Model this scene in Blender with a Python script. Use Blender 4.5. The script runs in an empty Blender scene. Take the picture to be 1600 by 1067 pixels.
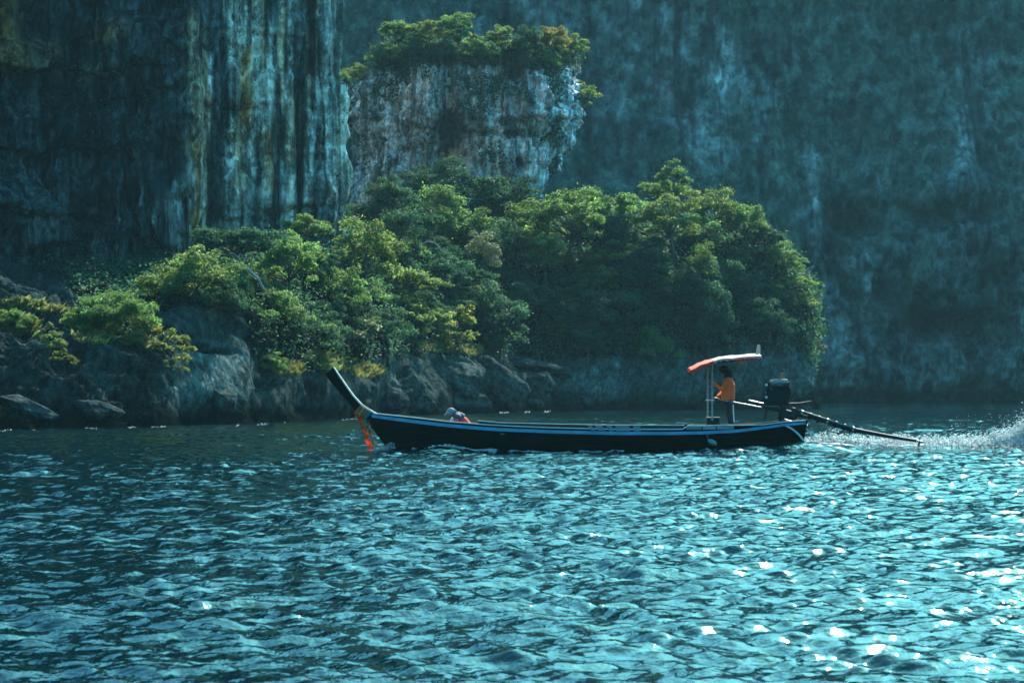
import bpy, bmesh, math, random
import numpy as np
from mathutils import Vector, Matrix, Quaternion
from mathutils.bvhtree import BVHTree

# ------------------------------------------------------------------ camera, sky, sun, exposure
S = bpy.context.scene
COL = S.collection
F, HZ, CH = 3609.0, 606.0, 1.72          # focal length in photo pixels, horizon row, eye height (m)
cam = bpy.data.objects.new('camera', bpy.data.cameras.new('camera'))
COL.objects.link(cam)
cam.location = (0, 0, CH)
cam.rotation_euler = (math.radians(90), 0, 0)
cam.data.sensor_width = 36
cam.data.lens = 36 * F / 1600
cam.data.shift_y = (HZ - 533.5) / 1600
cam.data.clip_start, cam.data.clip_end = 0.5, 3000
cam.data.dof.use_dof = True; cam.data.dof.focus_distance = 66; cam.data.dof.aperture_fstop = 6.5
S.camera = cam

SUN_AZ, SUN_EL = 21.0, 44.0               # degrees right of the view axis, above the horizon
W = bpy.data.worlds.new('World'); S.world = W; W.use_nodes = True
nt = W.node_tree; nt.nodes.clear()
sky = nt.nodes.new('ShaderNodeTexSky'); sky.sky_type = 'NISHITA'; sky.sun_disc = False
sky.sun_elevation = math.radians(SUN_EL); sky.sun_rotation = math.radians(SUN_AZ)
sky.air_density = 1.0; sky.dust_density = 2.0; sky.ozone_density = 3.0
tint = nt.nodes.new('ShaderNodeMix'); tint.data_type = 'RGBA'; tint.blend_type = 'MULTIPLY'
tint.inputs[0].default_value = 1.0; tint.inputs[7].default_value = (0.27, 1.0, 1.04, 1)
bg = nt.nodes.new('ShaderNodeBackground'); bg.inputs['Strength'].default_value = 0.15
wo = nt.nodes.new('ShaderNodeOutputWorld')
nt.links.new(sky.outputs[0], tint.inputs[6]); nt.links.new(tint.outputs[2], bg.inputs['Color']); nt.links.new(bg.outputs[0], wo.inputs[0])

sun = bpy.data.objects.new('sun', bpy.data.lights.new('sun', 'SUN')); COL.objects.link(sun)
sun.data.energy = 5.0; sun.data.angle = math.radians(0.5); sun.data.color = (1.0, 0.97, 0.88)
az, el = math.radians(SUN_AZ), math.radians(SUN_EL)
SUN_DIR = Vector((math.sin(az) * math.cos(el), math.cos(az) * math.cos(el), math.sin(el)))
sun.rotation_euler = (-SUN_DIR).to_track_quat('-Z', 'Y').to_euler(); sun.location = SUN_DIR * 300

S.view_settings.view_transform = 'Standard'; S.view_settings.look = 'None'
S.view_settings.exposure = 1.12; S.view_settings.gamma = 1.0; S.view_settings.use_curve_mapping = False
S.render.engine = 'CYCLES'
S.cycles.use_denoising = True
S.cycles.max_bounces = 6; S.cycles.volume_bounces = 1; S.cycles.diffuse_bounces = 3; S.cycles.glossy_bounces = 3
S.cycles.transmission_bounces = 3; S.cycles.transparent_max_bounces = 8
S.cycles.sample_clamp_indirect = 6.0

rng = np.random.default_rng(7)
random.seed(7)

def px(x, y, Y):                          # the point at depth Y that the photo shows at pixel (x, y)
    return Vector(((x - 800) / F * Y, Y, CH - (y - HZ) / F * Y))

# ------------------------------------------------------------------ helpers
_perm = np.random.default_rng(3).permutation(256); _perm = np.concatenate([_perm, _perm, _perm])
_g = np.random.default_rng(4).normal(size=(256, 3)); _g /= np.linalg.norm(_g, axis=1)[:, None]
def perlin(p):
    p = np.asarray(p, float); sh = p.shape[:-1]; p = p.reshape(-1, 3)
    i0 = np.floor(p).astype(int); f = p - i0; i0 &= 255
    u = f * f * f * (f * (f * 6 - 15) + 10); out = 0
    for dx in (0, 1):
        for dy in (0, 1):
            for dz in (0, 1):
                h = _perm[_perm[_perm[(i0[:, 0] + dx) & 255] + ((i0[:, 1] + dy) & 255)] + ((i0[:, 2] + dz) & 255)]
                d = ((f - (dx, dy, dz)) * _g[h]).sum(1)
                w = (u[:, 0] if dx else 1 - u[:, 0]) * (u[:, 1] if dy else 1 - u[:, 1]) * (u[:, 2] if dz else 1 - u[:, 2])
                out = out + d * w
    return (out * 1.6).reshape(sh)
def fbm(p, o=4, g=.5):
    p = np.asarray(p, float); a, s, out = 1., 1., 0.
    for k in range(o):
        out = out + a * perlin(p * s + 17.3 * k); a *= g; s *= 2.03
    return out
def ridge(p, o=4, g=.5):
    p = np.asarray(p, float); a, s, out = 1., 1., 0.
    for k in range(o):
        out = out + a * (1 - 2 * np.abs(perlin(p * s + 9.1 * k))); a *= g; s *= 2.1
    return out
def sstep(a, b, x):
    t = np.clip((x - a) / (b - a), 0, 1); return t * t * (3 - 2 * t)

def link(name, data, parent=None):
    o = bpy.data.objects.new(name, data); COL.objects.link(o)
    if parent: o.parent = parent
    return o
def tag(o, label=None, cat=None, group=None, kind=None):
    for k, v in (('label', label), ('category', cat), ('group', group), ('kind', kind)):
        if v: o[k] = v
    return o
def root_loc(p):
    v = Vector((0, 0, 0))
    while p: v = v + p.location; p = p.parent
    return v
def thing(name, loc, label, cat, group=None):
    o = link(name, None); o.location = loc; o.empty_display_size = .2
    return tag(o, label, cat, group)
def obj(name, bm, mat, parent=None, smooth=True):          # bm is in world coordinates
    me = bpy.data.meshes.new(name)
    if parent: bmesh.ops.translate(bm, verts=bm.verts, vec=-root_loc(parent))
    bmesh.ops.recalc_face_normals(bm, faces=bm.faces)
    if smooth:
        for f in bm.faces: f.smooth = True
    bm.to_mesh(me); bm.free(); me.materials.append(mat)
    if smooth:
        try: me.set_sharp_from_angle(angle=math.radians(38))
        except Exception: pass
    return link(name, me, parent)
def mesh_np(name, V, Q, mat, cols=None, smooth=False, parent=None):
    V = np.ascontiguousarray(V, np.float32).reshape(-1, 3); Q = np.ascontiguousarray(Q, np.int32)
    n, k = Q.shape
    me = bpy.data.meshes.new(name)
    me.vertices.add(len(V)); me.vertices.foreach_set('co', V.ravel())
    me.loops.add(n * k); me.loops.foreach_set('vertex_index', Q.ravel())
    me.polygons.add(n); me.polygons.foreach_set('loop_start', np.arange(0, n * k, k, dtype=np.int32))
    me.polygons.foreach_set('use_smooth', np.full(n, smooth))
    if cols is not None:
        a = me.attributes.new('Col', 'FLOAT_COLOR', 'POINT')
        c = np.ones((len(V), 4), np.float32); c[:, :3] = np.reshape(cols, (-1, 3)); a.data.foreach_set('color', c.ravel())
    me.update(calc_edges=True); me.validate(clean_customdata=False)
    me.materials.append(mat)
    return me
def grid_faces(nu, nv, wrap=False):
    i = np.arange(nu if wrap else nu - 1)[:, None]; j = np.arange(nv - 1)[None, :]
    i2 = (i + 1) % nu
    return np.stack([i * nv + j, i2 * nv + j, i2 * nv + j + 1, i * nv + j + 1], -1).reshape(-1, 4)
def normals_grid(P, wrap=False):
    if wrap: du = np.roll(P, -1, 0) - np.roll(P, 1, 0)
    else: du = np.gradient(P, axis=0)
    dv = np.gradient(P, axis=1)
    n = np.cross(du, dv); return n / (np.linalg.norm(n, axis=-1, keepdims=True) + 1e-9)
def smooth1(A, axis, k):
    for _ in range(k):
        B = np.concatenate([np.take(A, [0], axis), A, np.take(A, [-1], axis)], axis); n = A.shape[axis]
        A = (np.take(B, range(0, n), axis) + 2 * np.take(B, range(1, n + 1), axis) + np.take(B, range(2, n + 2), axis)) / 4
    return A
def mixc(a, b, t): return a + (b - a) * t[..., None]
C3 = lambda *v: np.array(v, float)

def tube(bm, pts, rad, seg=8, caps=True):
    pts = [Vector(p) for p in pts]
    if isinstance(rad, (int, float)): rad = [rad] * len(pts)
    rings = []; up = None
    for i, p in enumerate(pts):
        d = (pts[min(i + 1, len(pts) - 1)] - pts[max(i - 1, 0)]).normalized()
        if up is None: up = Vector((0, 1, 0)) if abs(d.y) < .9 else Vector((1, 0, 0))
        a = d.cross(up).normalized(); b = a.cross(d).normalized(); up = b
        rings.append([bm.verts.new(p + (a * math.cos(t) + b * math.sin(t)) * rad[i]) for t in [2 * math.pi * k / seg for k in range(seg)]])
    for r0, r1 in zip(rings, rings[1:]):
        for k in range(seg): bm.faces.new((r0[k], r0[(k + 1) % seg], r1[(k + 1) % seg], r1[k]))
    if caps: bm.faces.new(rings[0][::-1]); bm.faces.new(rings[-1])
def ball(bm, c, r, seg=14, rot=None):
    m = Matrix.Translation(c) @ (rot.to_4x4() if rot else Matrix()) @ Matrix.Diagonal((*r, 1))
    return bmesh.ops.create_uvsphere(bm, u_segments=seg, v_segments=seg * 3 // 4, radius=1, matrix=m)['verts']
def box(bm, c, size, rot=None, bevel=0.0):
    m = Matrix.Translation(c) @ (rot.to_4x4() if rot else Matrix()) @ Matrix.Diagonal((*size, 1))
    vs = bmesh.ops.create_cube(bm, size=1, matrix=m)['verts']
    if bevel:
        es = list({e for v in vs for e in v.link_edges})
        bmesh.ops.bevel(bm, geom=es, offset=bevel, segments=2, affect='EDGES', profile=.6)
    return vs
def bar(bm, a, b, w, h, bevel=0.0):                        # rectangular bar from a to b
    a, b = Vector(a), Vector(b); d = b - a
    q = d.to_track_quat('X', 'Z').to_matrix()
    box(bm, (a + b) / 2, (d.length, w, h), q, bevel)
def cyl(bm, a, b, r0, r1=None, seg=16): tube(bm, [a, b], [r0, r1 if r1 is not None else r0], seg)
def prism(bm, poly, y0, y1):                               # polygon of (x, z) extruded along Y
    A = [bm.verts.new((p[0], y0, p[1])) for p in poly]; B = [bm.verts.new((p[0], y1, p[1])) for p in poly]
    bm.faces.new(A); bm.faces.new(B[::-1]); n = len(poly)
    for k in range(n): bm.faces.new((A[k], B[k], B[(k + 1) % n], A[(k + 1) % n]))
def remesh(o, vox, it=3):
    m = o.modifiers.new('join', 'REMESH'); m.mode = 'VOXEL'; m.voxel_size = vox; m.use_smooth_shade = True
    if it:
        s = o.modifiers.new('soft', 'SMOOTH'); s.iterations = it; s.factor = .5
    return o

# ------------------------------------------------------------------ materials
def nodes(name):
    m = bpy.data.materials.new(name); m.use_nodes = True
    n = m.node_tree; b = n.nodes['Principled BSDF']
    return m, n, b
def N(n, t, **kw):
    x = n.nodes.new(t)
    for k, v in kw.items(): setattr(x, k, v)
    return x
def noise_node(n, scale, detail=4, vec=None, rough=.6):
    t = N(n, 'ShaderNodeTexNoise'); t.inputs['Scale'].default_value = scale; t.inputs['Detail'].default_value = detail; t.inputs['Roughness'].default_value = rough
    if vec: n.links.new(vec, t.inputs['Vector'])
    return t
def pmat(name, col, rough=.6, metal=0., var=.25, scale=12., bump=.15, spec=None, stretch=(1, 1, 1)):
    m, n, b = nodes(name)
    tc = N(n, 'ShaderNodeTexCoord'); mp = N(n, 'ShaderNodeMapping'); mp.inputs['Scale'].default_value = stretch
    n.links.new(tc.outputs['Object'], mp.inputs[0])
    t = noise_node(n, scale, 5, mp.outputs[0])
    mr = N(n, 'ShaderNodeMapRange'); mr.inputs[1].default_value = .3; mr.inputs[2].default_value = .7; mr.inputs[3].default_value = 1 - var; mr.inputs[4].default_value = 1 + var
    n.links.new(t.outputs[0], mr.inputs[0])
    mx = N(n, 'ShaderNodeMix', data_type='RGBA', blend_type='MULTIPLY'); mx.inputs[0].default_value = 1; mx.inputs[6].default_value = (*col, 1)
    n.links.new(mr.outputs[0], mx.inputs[7]); n.links.new(mx.outputs[2], b.inputs['Base Color'])
    b.inputs['Roughness'].default_value = rough; b.inputs['Metallic'].default_value = metal
    if spec is not None: b.inputs['Specular IOR Level'].default_value = spec
    if bump:
        bp = N(n, 'ShaderNodeBump'); bp.inputs['Strength'].default_value = bump; bp.inputs['Distance'].default_value = .02
        n.links.new(t.outputs[0], bp.inputs['Height']); n.links.new(bp.outputs[0], b.inputs['Normal'])
    return m
def rock_mat(name, fine=2.2, stretch=(1, 1, .25), bump=.5, dist=.25, streak=0.0, crack=.6, sv=(1.6, 1.6, .07), ckmin=.25):
    m, n, b = nodes(name)
    at = N(n, 'ShaderNodeAttribute', attribute_name='Col')
    g = N(n, 'ShaderNodeNewGeometry')
    mp = N(n, 'ShaderNodeMapping'); mp.inputs['Scale'].default_value = stretch; n.links.new(g.outputs['Position'], mp.inputs[0])
    t = noise_node(n, fine, 6, mp.outputs[0], .68)
    t2 = noise_node(n, fine * .35, 4, g.outputs['Position'], .6)
    mr = N(n, 'ShaderNodeMapRange'); mr.inputs[1].default_value = .28; mr.inputs[2].default_value = .72; mr.inputs[3].default_value = .25; mr.inputs[4].default_value = 1.9
    n.links.new(t.outputs[0], mr.inputs[0])
    mx = N(n, 'ShaderNodeMix', data_type='RGBA', blend_type='MULTIPLY'); mx.inputs[0].default_value = 1
    n.links.new(at.outputs['Color'], mx.inputs[6]); n.links.new(mr.outputs[0], mx.inputs[7])
    # fractures: an irregular cell pattern whose joints are dark and recessed
    wn = noise_node(n, .9, 3, g.outputs['Position']); wv = N(n, 'ShaderNodeVectorMath', operation='MULTIPLY_ADD')
    n.links.new(wn.outputs['Color'], wv.inputs[0]); wv.inputs[1].default_value = (1.6, 1.6, 1.6); n.links.new(g.outputs['Position'], wv.inputs[2])
    m2 = N(n, 'ShaderNodeMapping'); m2.inputs['Scale'].default_value = (crack, crack, crack * .62); n.links.new(wv.outputs[0], m2.inputs[0])
    vo = N(n, 'ShaderNodeTexVoronoi', feature='DISTANCE_TO_EDGE'); n.links.new(m2.outputs[0], vo.inputs['Vector'])
    ck = N(n, 'ShaderNodeMapRange'); ck.inputs[1].default_value = .0; ck.inputs[2].default_value = .075; ck.inputs[3].default_value = ckmin; n.links.new(vo.outputs['Distance'], ck.inputs[0])
    cf = noise_node(n, .35, 3, g.outputs['Position']); cm = N(n, 'ShaderNodeMapRange'); cm.inputs[1].default_value = .45; cm.inputs[2].default_value = .6; n.links.new(cf.outputs[0], cm.inputs[0])
    ci = N(n, 'ShaderNodeMix', data_type='FLOAT'); n.links.new(cm.outputs[0], ci.inputs[0]); ci.inputs[2].default_value = 1; n.links.new(ck.outputs[0], ci.inputs[3])
    v2 = N(n, 'ShaderNodeTexVoronoi'); n.links.new(m2.outputs[0], v2.inputs['Vector'])          # each fractured face has its own tone
    sp = N(n, 'ShaderNodeSeparateColor'); n.links.new(v2.outputs['Color'], sp.inputs[0]); vt = N(n, 'ShaderNodeMapRange'); vt.inputs[3].default_value = .68; vt.inputs[4].default_value = 1.32
    n.links.new(sp.outputs[0], vt.inputs[0]); vm = N(n, 'ShaderNodeMath', operation='MULTIPLY'); n.links.new(ci.outputs[0], vm.inputs[0]); n.links.new(vt.outputs[0], vm.inputs[1])
    tot = vm.outputs[0]
    if streak:
        m3 = N(n, 'ShaderNodeMapping'); m3.inputs['Scale'].default_value = sv; n.links.new(g.outputs['Position'], m3.inputs[0])
        st = noise_node(n, 1.0, 6, m3.outputs[0], .72); sm = N(n, 'ShaderNodeMapRange'); sm.inputs[1].default_value = .43; sm.inputs[2].default_value = .60; sm.inputs[3].default_value = 1 - streak; sm.inputs[4].default_value = 1 + streak * .8
        n.links.new(st.outputs[0], sm.inputs[0]); mm = N(n, 'ShaderNodeMath', operation='MULTIPLY'); n.links.new(tot, mm.inputs[0]); n.links.new(sm.outputs[0], mm.inputs[1]); tot = mm.outputs[0]
    mf = N(n, 'ShaderNodeMix', data_type='RGBA', blend_type='MULTIPLY'); mf.inputs[0].default_value = 1
    n.links.new(mx.outputs[2], mf.inputs[6]); n.links.new(tot, mf.inputs[7]); n.links.new(mf.outputs[2], b.inputs['Base Color'])
    b.inputs['Roughness'].default_value = .95; b.inputs['Specular IOR Level'].default_value = 0.0
    ad = N(n, 'ShaderNodeMath', operation='ADD'); n.links.new(t.outputs[0], ad.inputs[0]); n.links.new(t2.outputs[0], ad.inputs[1])
    bp = N(n, 'ShaderNodeBump'); bp.inputs['Strength'].default_value = bump; bp.inputs['Distance'].default_value = dist
    n.links.new(ad.outputs[0], bp.inputs['Height']); n.links.new(bp.outputs[0], b.inputs['Normal'])
    return m
def leaf_mat(name, col, trans, tw=.45, gloss=.02):
    m = bpy.data.materials.new(name); m.use_nodes = True; n = m.node_tree; n.nodes.clear()
    at = N(n, 'ShaderNodeAttribute', attribute_name='Col'); oi = N(n, 'ShaderNodeObjectInfo')
    hs = N(n, 'ShaderNodeHueSaturation')
    mr = N(n, 'ShaderNodeMapRange'); mr.inputs[3].default_value = .72; mr.inputs[4].default_value = 1.35; n.links.new(oi.outputs['Random'], mr.inputs[0])
    mh = N(n, 'ShaderNodeMapRange'); mh.inputs[3].default_value = .475; mh.inputs[4].default_value = .525; n.links.new(oi.outputs['Random'], mh.inputs[0])
    n.links.new(mr.outputs[0], hs.inputs['Value']); n.links.new(mh.outputs[0], hs.inputs['Hue'])
    def tinted(c):
        mx = N(n, 'ShaderNodeMix', data_type='RGBA', blend_type='MULTIPLY'); mx.inputs[0].default_value = 1
        mx.inputs[6].default_value = (*c, 1); n.links.new(at.outputs['Color'], mx.inputs[7]); return mx
    a = tinted(col); n.links.new(a.outputs[2], hs.inputs['Color'])
    d = N(n, 'ShaderNodeBsdfDiffuse'); n.links.new(hs.outputs[0], d.inputs[0])
    c = tinted(trans); t = N(n, 'ShaderNodeBsdfTranslucent'); n.links.new(c.outputs[2], t.inputs[0])
    m1 = N(n, 'ShaderNodeMixShader'); m1.inputs[0].default_value = tw; n.links.new(d.outputs[0], m1.inputs[1]); n.links.new(t.outputs[0], m1.inputs[2])
    gl = N(n, 'ShaderNodeBsdfGlossy'); gl.inputs['Roughness'].default_value = .5; gl.inputs[0].default_value = (.9, .95, .9, 1)
    m2 = N(n, 'ShaderNodeMixShader'); m2.inputs[0].default_value = gloss; n.links.new(m1.outputs[0], m2.inputs[1]); n.links.new(gl.outputs[0], m2.inputs[2])
    o = N(n, 'ShaderNodeOutputMaterial'); n.links.new(m2.outputs[0], o.inputs[0])
    return m

LEAF = {
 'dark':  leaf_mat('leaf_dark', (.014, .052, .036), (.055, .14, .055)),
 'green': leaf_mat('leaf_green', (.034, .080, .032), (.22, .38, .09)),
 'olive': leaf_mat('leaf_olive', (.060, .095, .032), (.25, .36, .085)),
 'yellow': leaf_mat('leaf_yellow', (.09, .12, .035), (.27, .32, .07), .5),
 'straw': leaf_mat('dry_grass', (.095, .11, .045), (.22, .24, .08), .4, .02),
 'pale':  leaf_mat('leaf_pale', (.085, .13, .085), (.26, .30, .12), .35, .05),
 'rust':  leaf_mat('leaf_rust', (.10, .10, .035), (.30, .30, .075), .5),
}
M_BARK = pmat('bark', (.07, .06, .045), .9, scale=6, stretch=(1, 1, .3), bump=.4)
M_DEAD = pmat('bleached_wood', (.38, .36, .32), .8, scale=8)
M_ROCK = rock_mat('limestone', 1.7, (1, 1, .4), 1.0, .4, .66, .55, (1.7, 1.7, .13))
M_SHORE = rock_mat('shore_rock', 2.6, (1, 1, .8), 1.0, .3, 0., .8)
M_FAR = rock_mat('far_limestone', .7, (1, 1, .9), 1.0, 1.0, .26, .16, (.9, .9, .4), .85)
# ------------------------------------------------------------------ large structure: water, cliffs, shore
XB = lambda x, Y=62.0: (x - 800) / F * Y                      # world X of a photo column at the boat's depth
WV = []
_r = np.random.default_rng(11)
for k in range(64):
    lam = .14 * (4.8 / .14) ** (k / 63.) * _r.uniform(.92, 1.08)
    th = math.radians(-100 + _r.normal() * 34)                # crests run across the view, moving towards the camera
    slope = .95 * (.030 + .012 * math.sin(k * 1.7)) * (2.7 if lam < .5 else 1.45 if lam < .8 else .95 if lam < 1.4 else .45)
    kk = 2 * math.pi / lam
    WV.append((lam, kk * math.cos(th), kk * math.sin(th), _r.uniform(0, 6.28), slope / kk))
def hull_waves(X, Y):
    z = 0
    def bump(x, y, h, sx, sy): return h * np.exp(-((X - x) / sx) ** 2 - ((Y - y) / sy) ** 2)
    z = z + bump(XB(690), 60.9, .17, .9, .45) + bump(XB(625), 61.6, .10, .5, .5)
    z = z + bump(XB(1170), 60.6, .16, 1.6, .7) + bump(XB(1255), 61.0, .24, 1.0, .9)
    ridge_ = .17 * np.exp(-((Y - 61.9) / 1.1) ** 2) * sstep(XB(1220), XB(1300), X) * (1 - .4 * sstep(XB(1600), XB(2200), X))
    z = z + ridge_ + .03 * np.exp(-((Y - 59.2 - .12 * (X - 8)) / .7) ** 2) * sstep(XB(1050), XB(1250), X)
    return z
def water_z(X, Y, dr=None):
    P2 = np.stack([X * .09, Y * .05, X * 0], -1); gust = 1 + .45 * perlin(P2) + .35 * perlin(P2 * 3.1 + 5)
    wx = X + .25 * perlin(np.stack([X * .7, Y * .7, X * 0 + 3], -1)); wy = Y + .25 * perlin(np.stack([X * .7, Y * .7, X * 0 + 8], -1))
    z = 0
    for lam, kx, ky, ph, a in WV:
        s = np.sin(wx * kx + wy * ky + ph)
        w = 1 if dr is None else sstep(1.8, 3.2, lam / dr)
        z = z + a * (s + .25 * (s * s - .5)) * w
    return z * np.clip(gust, .35, 1.7) + hull_waves(X, Y)

def build_water():
    th = np.concatenate([np.linspace(-180, -22, 24)[:-1], np.linspace(-22, -13.2, 40)[:-1], np.linspace(-13.2, 13.2, 470), np.linspace(13.2, 22, 40)[1:], np.linspace(22, 180, 24)[1:-1]])
    th = np.radians(th); steps = []; q = 7.0
    while q < 425: steps.append(q); q += (.045 + .0011 * max(q - 14, 0)) if q < 130 else .17 + .012 * (q - 130)
    r = np.array(steps)
    dr = np.gradient(r)
    R, T = np.meshgrid(r, th); R = R.T; T = T.T                 # rows radial
    DR = np.broadcast_to(dr[:, None], R.shape)
    dth = np.gradient(th); DT = np.broadcast_to(np.abs(dth)[None, :], R.shape)
    X, Y = R * np.sin(T), R * np.cos(T)
    Z = water_z(X, Y, np.maximum(DR, R * DT))
    P = np.stack([X, Y, Z], -1); nu, nv = R.shape
    i = np.arange(nu - 1)[:, None]; j = np.arange(nv)[None, :]; j2 = (j + 1) % nv
    Q = np.stack([i * nv + j, (i + 1) * nv + j, (i + 1) * nv + j2, i * nv + j2], -1).reshape(-1, 4)
    V = np.concatenate([P.reshape(-1, 3), [[0, 0, 0]]])
    c = nu * nv; jj = np.arange(0, nv); tri = np.stack([np.full(nv, c), jj, (jj + 1) % nv, (jj + 1) % nv], -1)
    m, n, b = nodes('sea_water')
    b.inputs['Base Color'].default_value = (.001, .010, .0125, 1)
    b.inputs['Roughness'].default_value = .04; b.inputs['IOR'].default_value = 1.52
    g = N(n, 'ShaderNodeNewGeometry')
    t1 = noise_node(n, 3.6, 4, g.outputs['Position'], .55); t2 = noise_node(n, 9.0, 2, g.outputs['Position'], .5)
    mul = N(n, 'ShaderNodeMath', operation='MULTIPLY'); mul.inputs[1].default_value = .22; n.links.new(t2.outputs[0], mul.inputs[0])
    ad = N(n, 'ShaderNodeMath', operation='ADD'); n.links.new(t1.outputs[0], ad.inputs[0]); n.links.new(mul.outputs[0], ad.inputs[1])
    bp = N(n, 'ShaderNodeBump'); bp.inputs['Strength'].default_value = .38; bp.inputs['Distance'].default_value = .10
    n.links.new(ad.outputs[0], bp.inputs['Height']); n.links.new(bp.outputs[0], b.inputs['Normal'])
    Qall = np.concatenate([Q, ])
    me = mesh_np('water', V, Qall, m, smooth=True)
    o = link('water', me); tag(o, 'rippled turquoise sea glittering in the sun', kind='structure')
    # the small disc under the camera
    bm = bmesh.new(); vs = [bm.verts.new(tuple(P[0, k])) for k in range(nv)]; cv = bm.verts.new((0, 0, 0))
    for k in range(nv): bm.faces.new((cv, vs[(k + 1) % nv], vs[k]))
    bm2 = bmesh.new(); bm2.from_mesh(me); tmp = bpy.data.meshes.new('tmp'); bm.to_mesh(tmp); bm.free()
    bm2.from_mesh(tmp); bm2.to_mesh(me); bm2.free(); bpy.data.meshes.remove(tmp)
    me.polygons.foreach_set('use_smooth', np.ones(len(me.polygons), bool))
    return o
build_water()

LAND = []                                                      # (verts, faces) of what trees can stand on
ROCKD, ROCKW, TAN, ORANGE, SOIL = C3(.026, .030, .030), C3(.52, .50, .46), C3(.52, .33, .19), C3(.66, .27, .09), C3(.022, .026, .014)
WEATHER = .8                                                  # how much the dark biofilm lowers the clean limestone tone

def toPX(P): 
    return 800 + P[..., 0] / P[..., 1] * F, HZ - (P[..., 2] - CH) / P[..., 1] * F

# ---- the shore and the wooded slopes: one sheet from the waterline up to the cliffs
CT = [(-260, [(682, 84), (640, 87), (560, 93), (490, 99), (455, 106), (430, 125), (380, 165)]),
 (-60, [(676, 89), (625, 93), (555, 98), (492, 102), (464, 107), (440, 125), (390, 165)]),
 (0, [(675, 91), (625, 95), (560, 99), (505, 103), (474, 107), (458, 125), (400, 165)]),
 (100, [(671, 95), (615, 99), (560, 102), (515, 106), (492, 110), (480, 125), (410, 165)]),
 (170, [(669, 98), (612, 101), (560, 103), (510, 106), (488, 110), (470, 125), (410, 165)]),
 (240, [(668, 101), (620, 104), (575, 106), (520, 109), (480, 114), (455, 128), (400, 165)]),
 (300, [(667, 104), (615, 107), (570, 108), (490, 110), (455, 116), (430, 130), (380, 165)]),
 (400, [(665, 109), (610, 112), (565, 113), (500, 115), (440, 122), (405, 132), (370, 165)]),
 (520, [(657, 122), (612, 126), (578, 129), (520, 132), (450, 138), (400, 146), (352, 172)]),
 (620, [(650, 140), (604, 144), (568, 147), (525, 151), (460, 160), (405, 176), (330, 206)]),
 (720, [(646, 155), (592, 159), (556, 162), (525, 167), (465, 177), (400, 192), (312, 214)]),
 (800, [(644, 165), (600, 170), (556, 176), (505, 182), (440, 188), (380, 197), (310, 216)]),
 (880, [(642, 174), (585, 178), (520, 182), (450, 186), (390, 191), (352, 198), (318, 218)]),
 (960, [(641, 180), (570, 181), (500, 184), (430, 187), (378, 192), (348, 199), (330, 216)]),
 (1060, [(640, 183), (570, 184), (500, 186), (425, 189), (378, 194), (352, 200), (342, 214)]),
 (1150, [(639, 186), (570, 187), (500, 189), (430, 192), (385, 196), (362, 202), (356, 212)]),
 (1215, [(638, 189), (570, 190), (505, 192), (450, 194), (412, 198), (395, 203), (392, 210)]),
 (1255, [(638, 193), (570, 193), (520, 194), (480, 196), (455, 199), (445, 203), (446, 209)]),
 (1270, [(637, 198), (570, 198), (520, 199), (490, 200), (470, 202), (462, 205), (462, 209)]),
 (1262, [(636, 207), (570, 207), (520, 207), (490, 207), (470, 207), (460, 208), (460, 211)]),
 (1180, [(632, 232), (570, 230), (500, 228), (450, 226), (420, 224), (405, 221), (400, 218)])]
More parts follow.
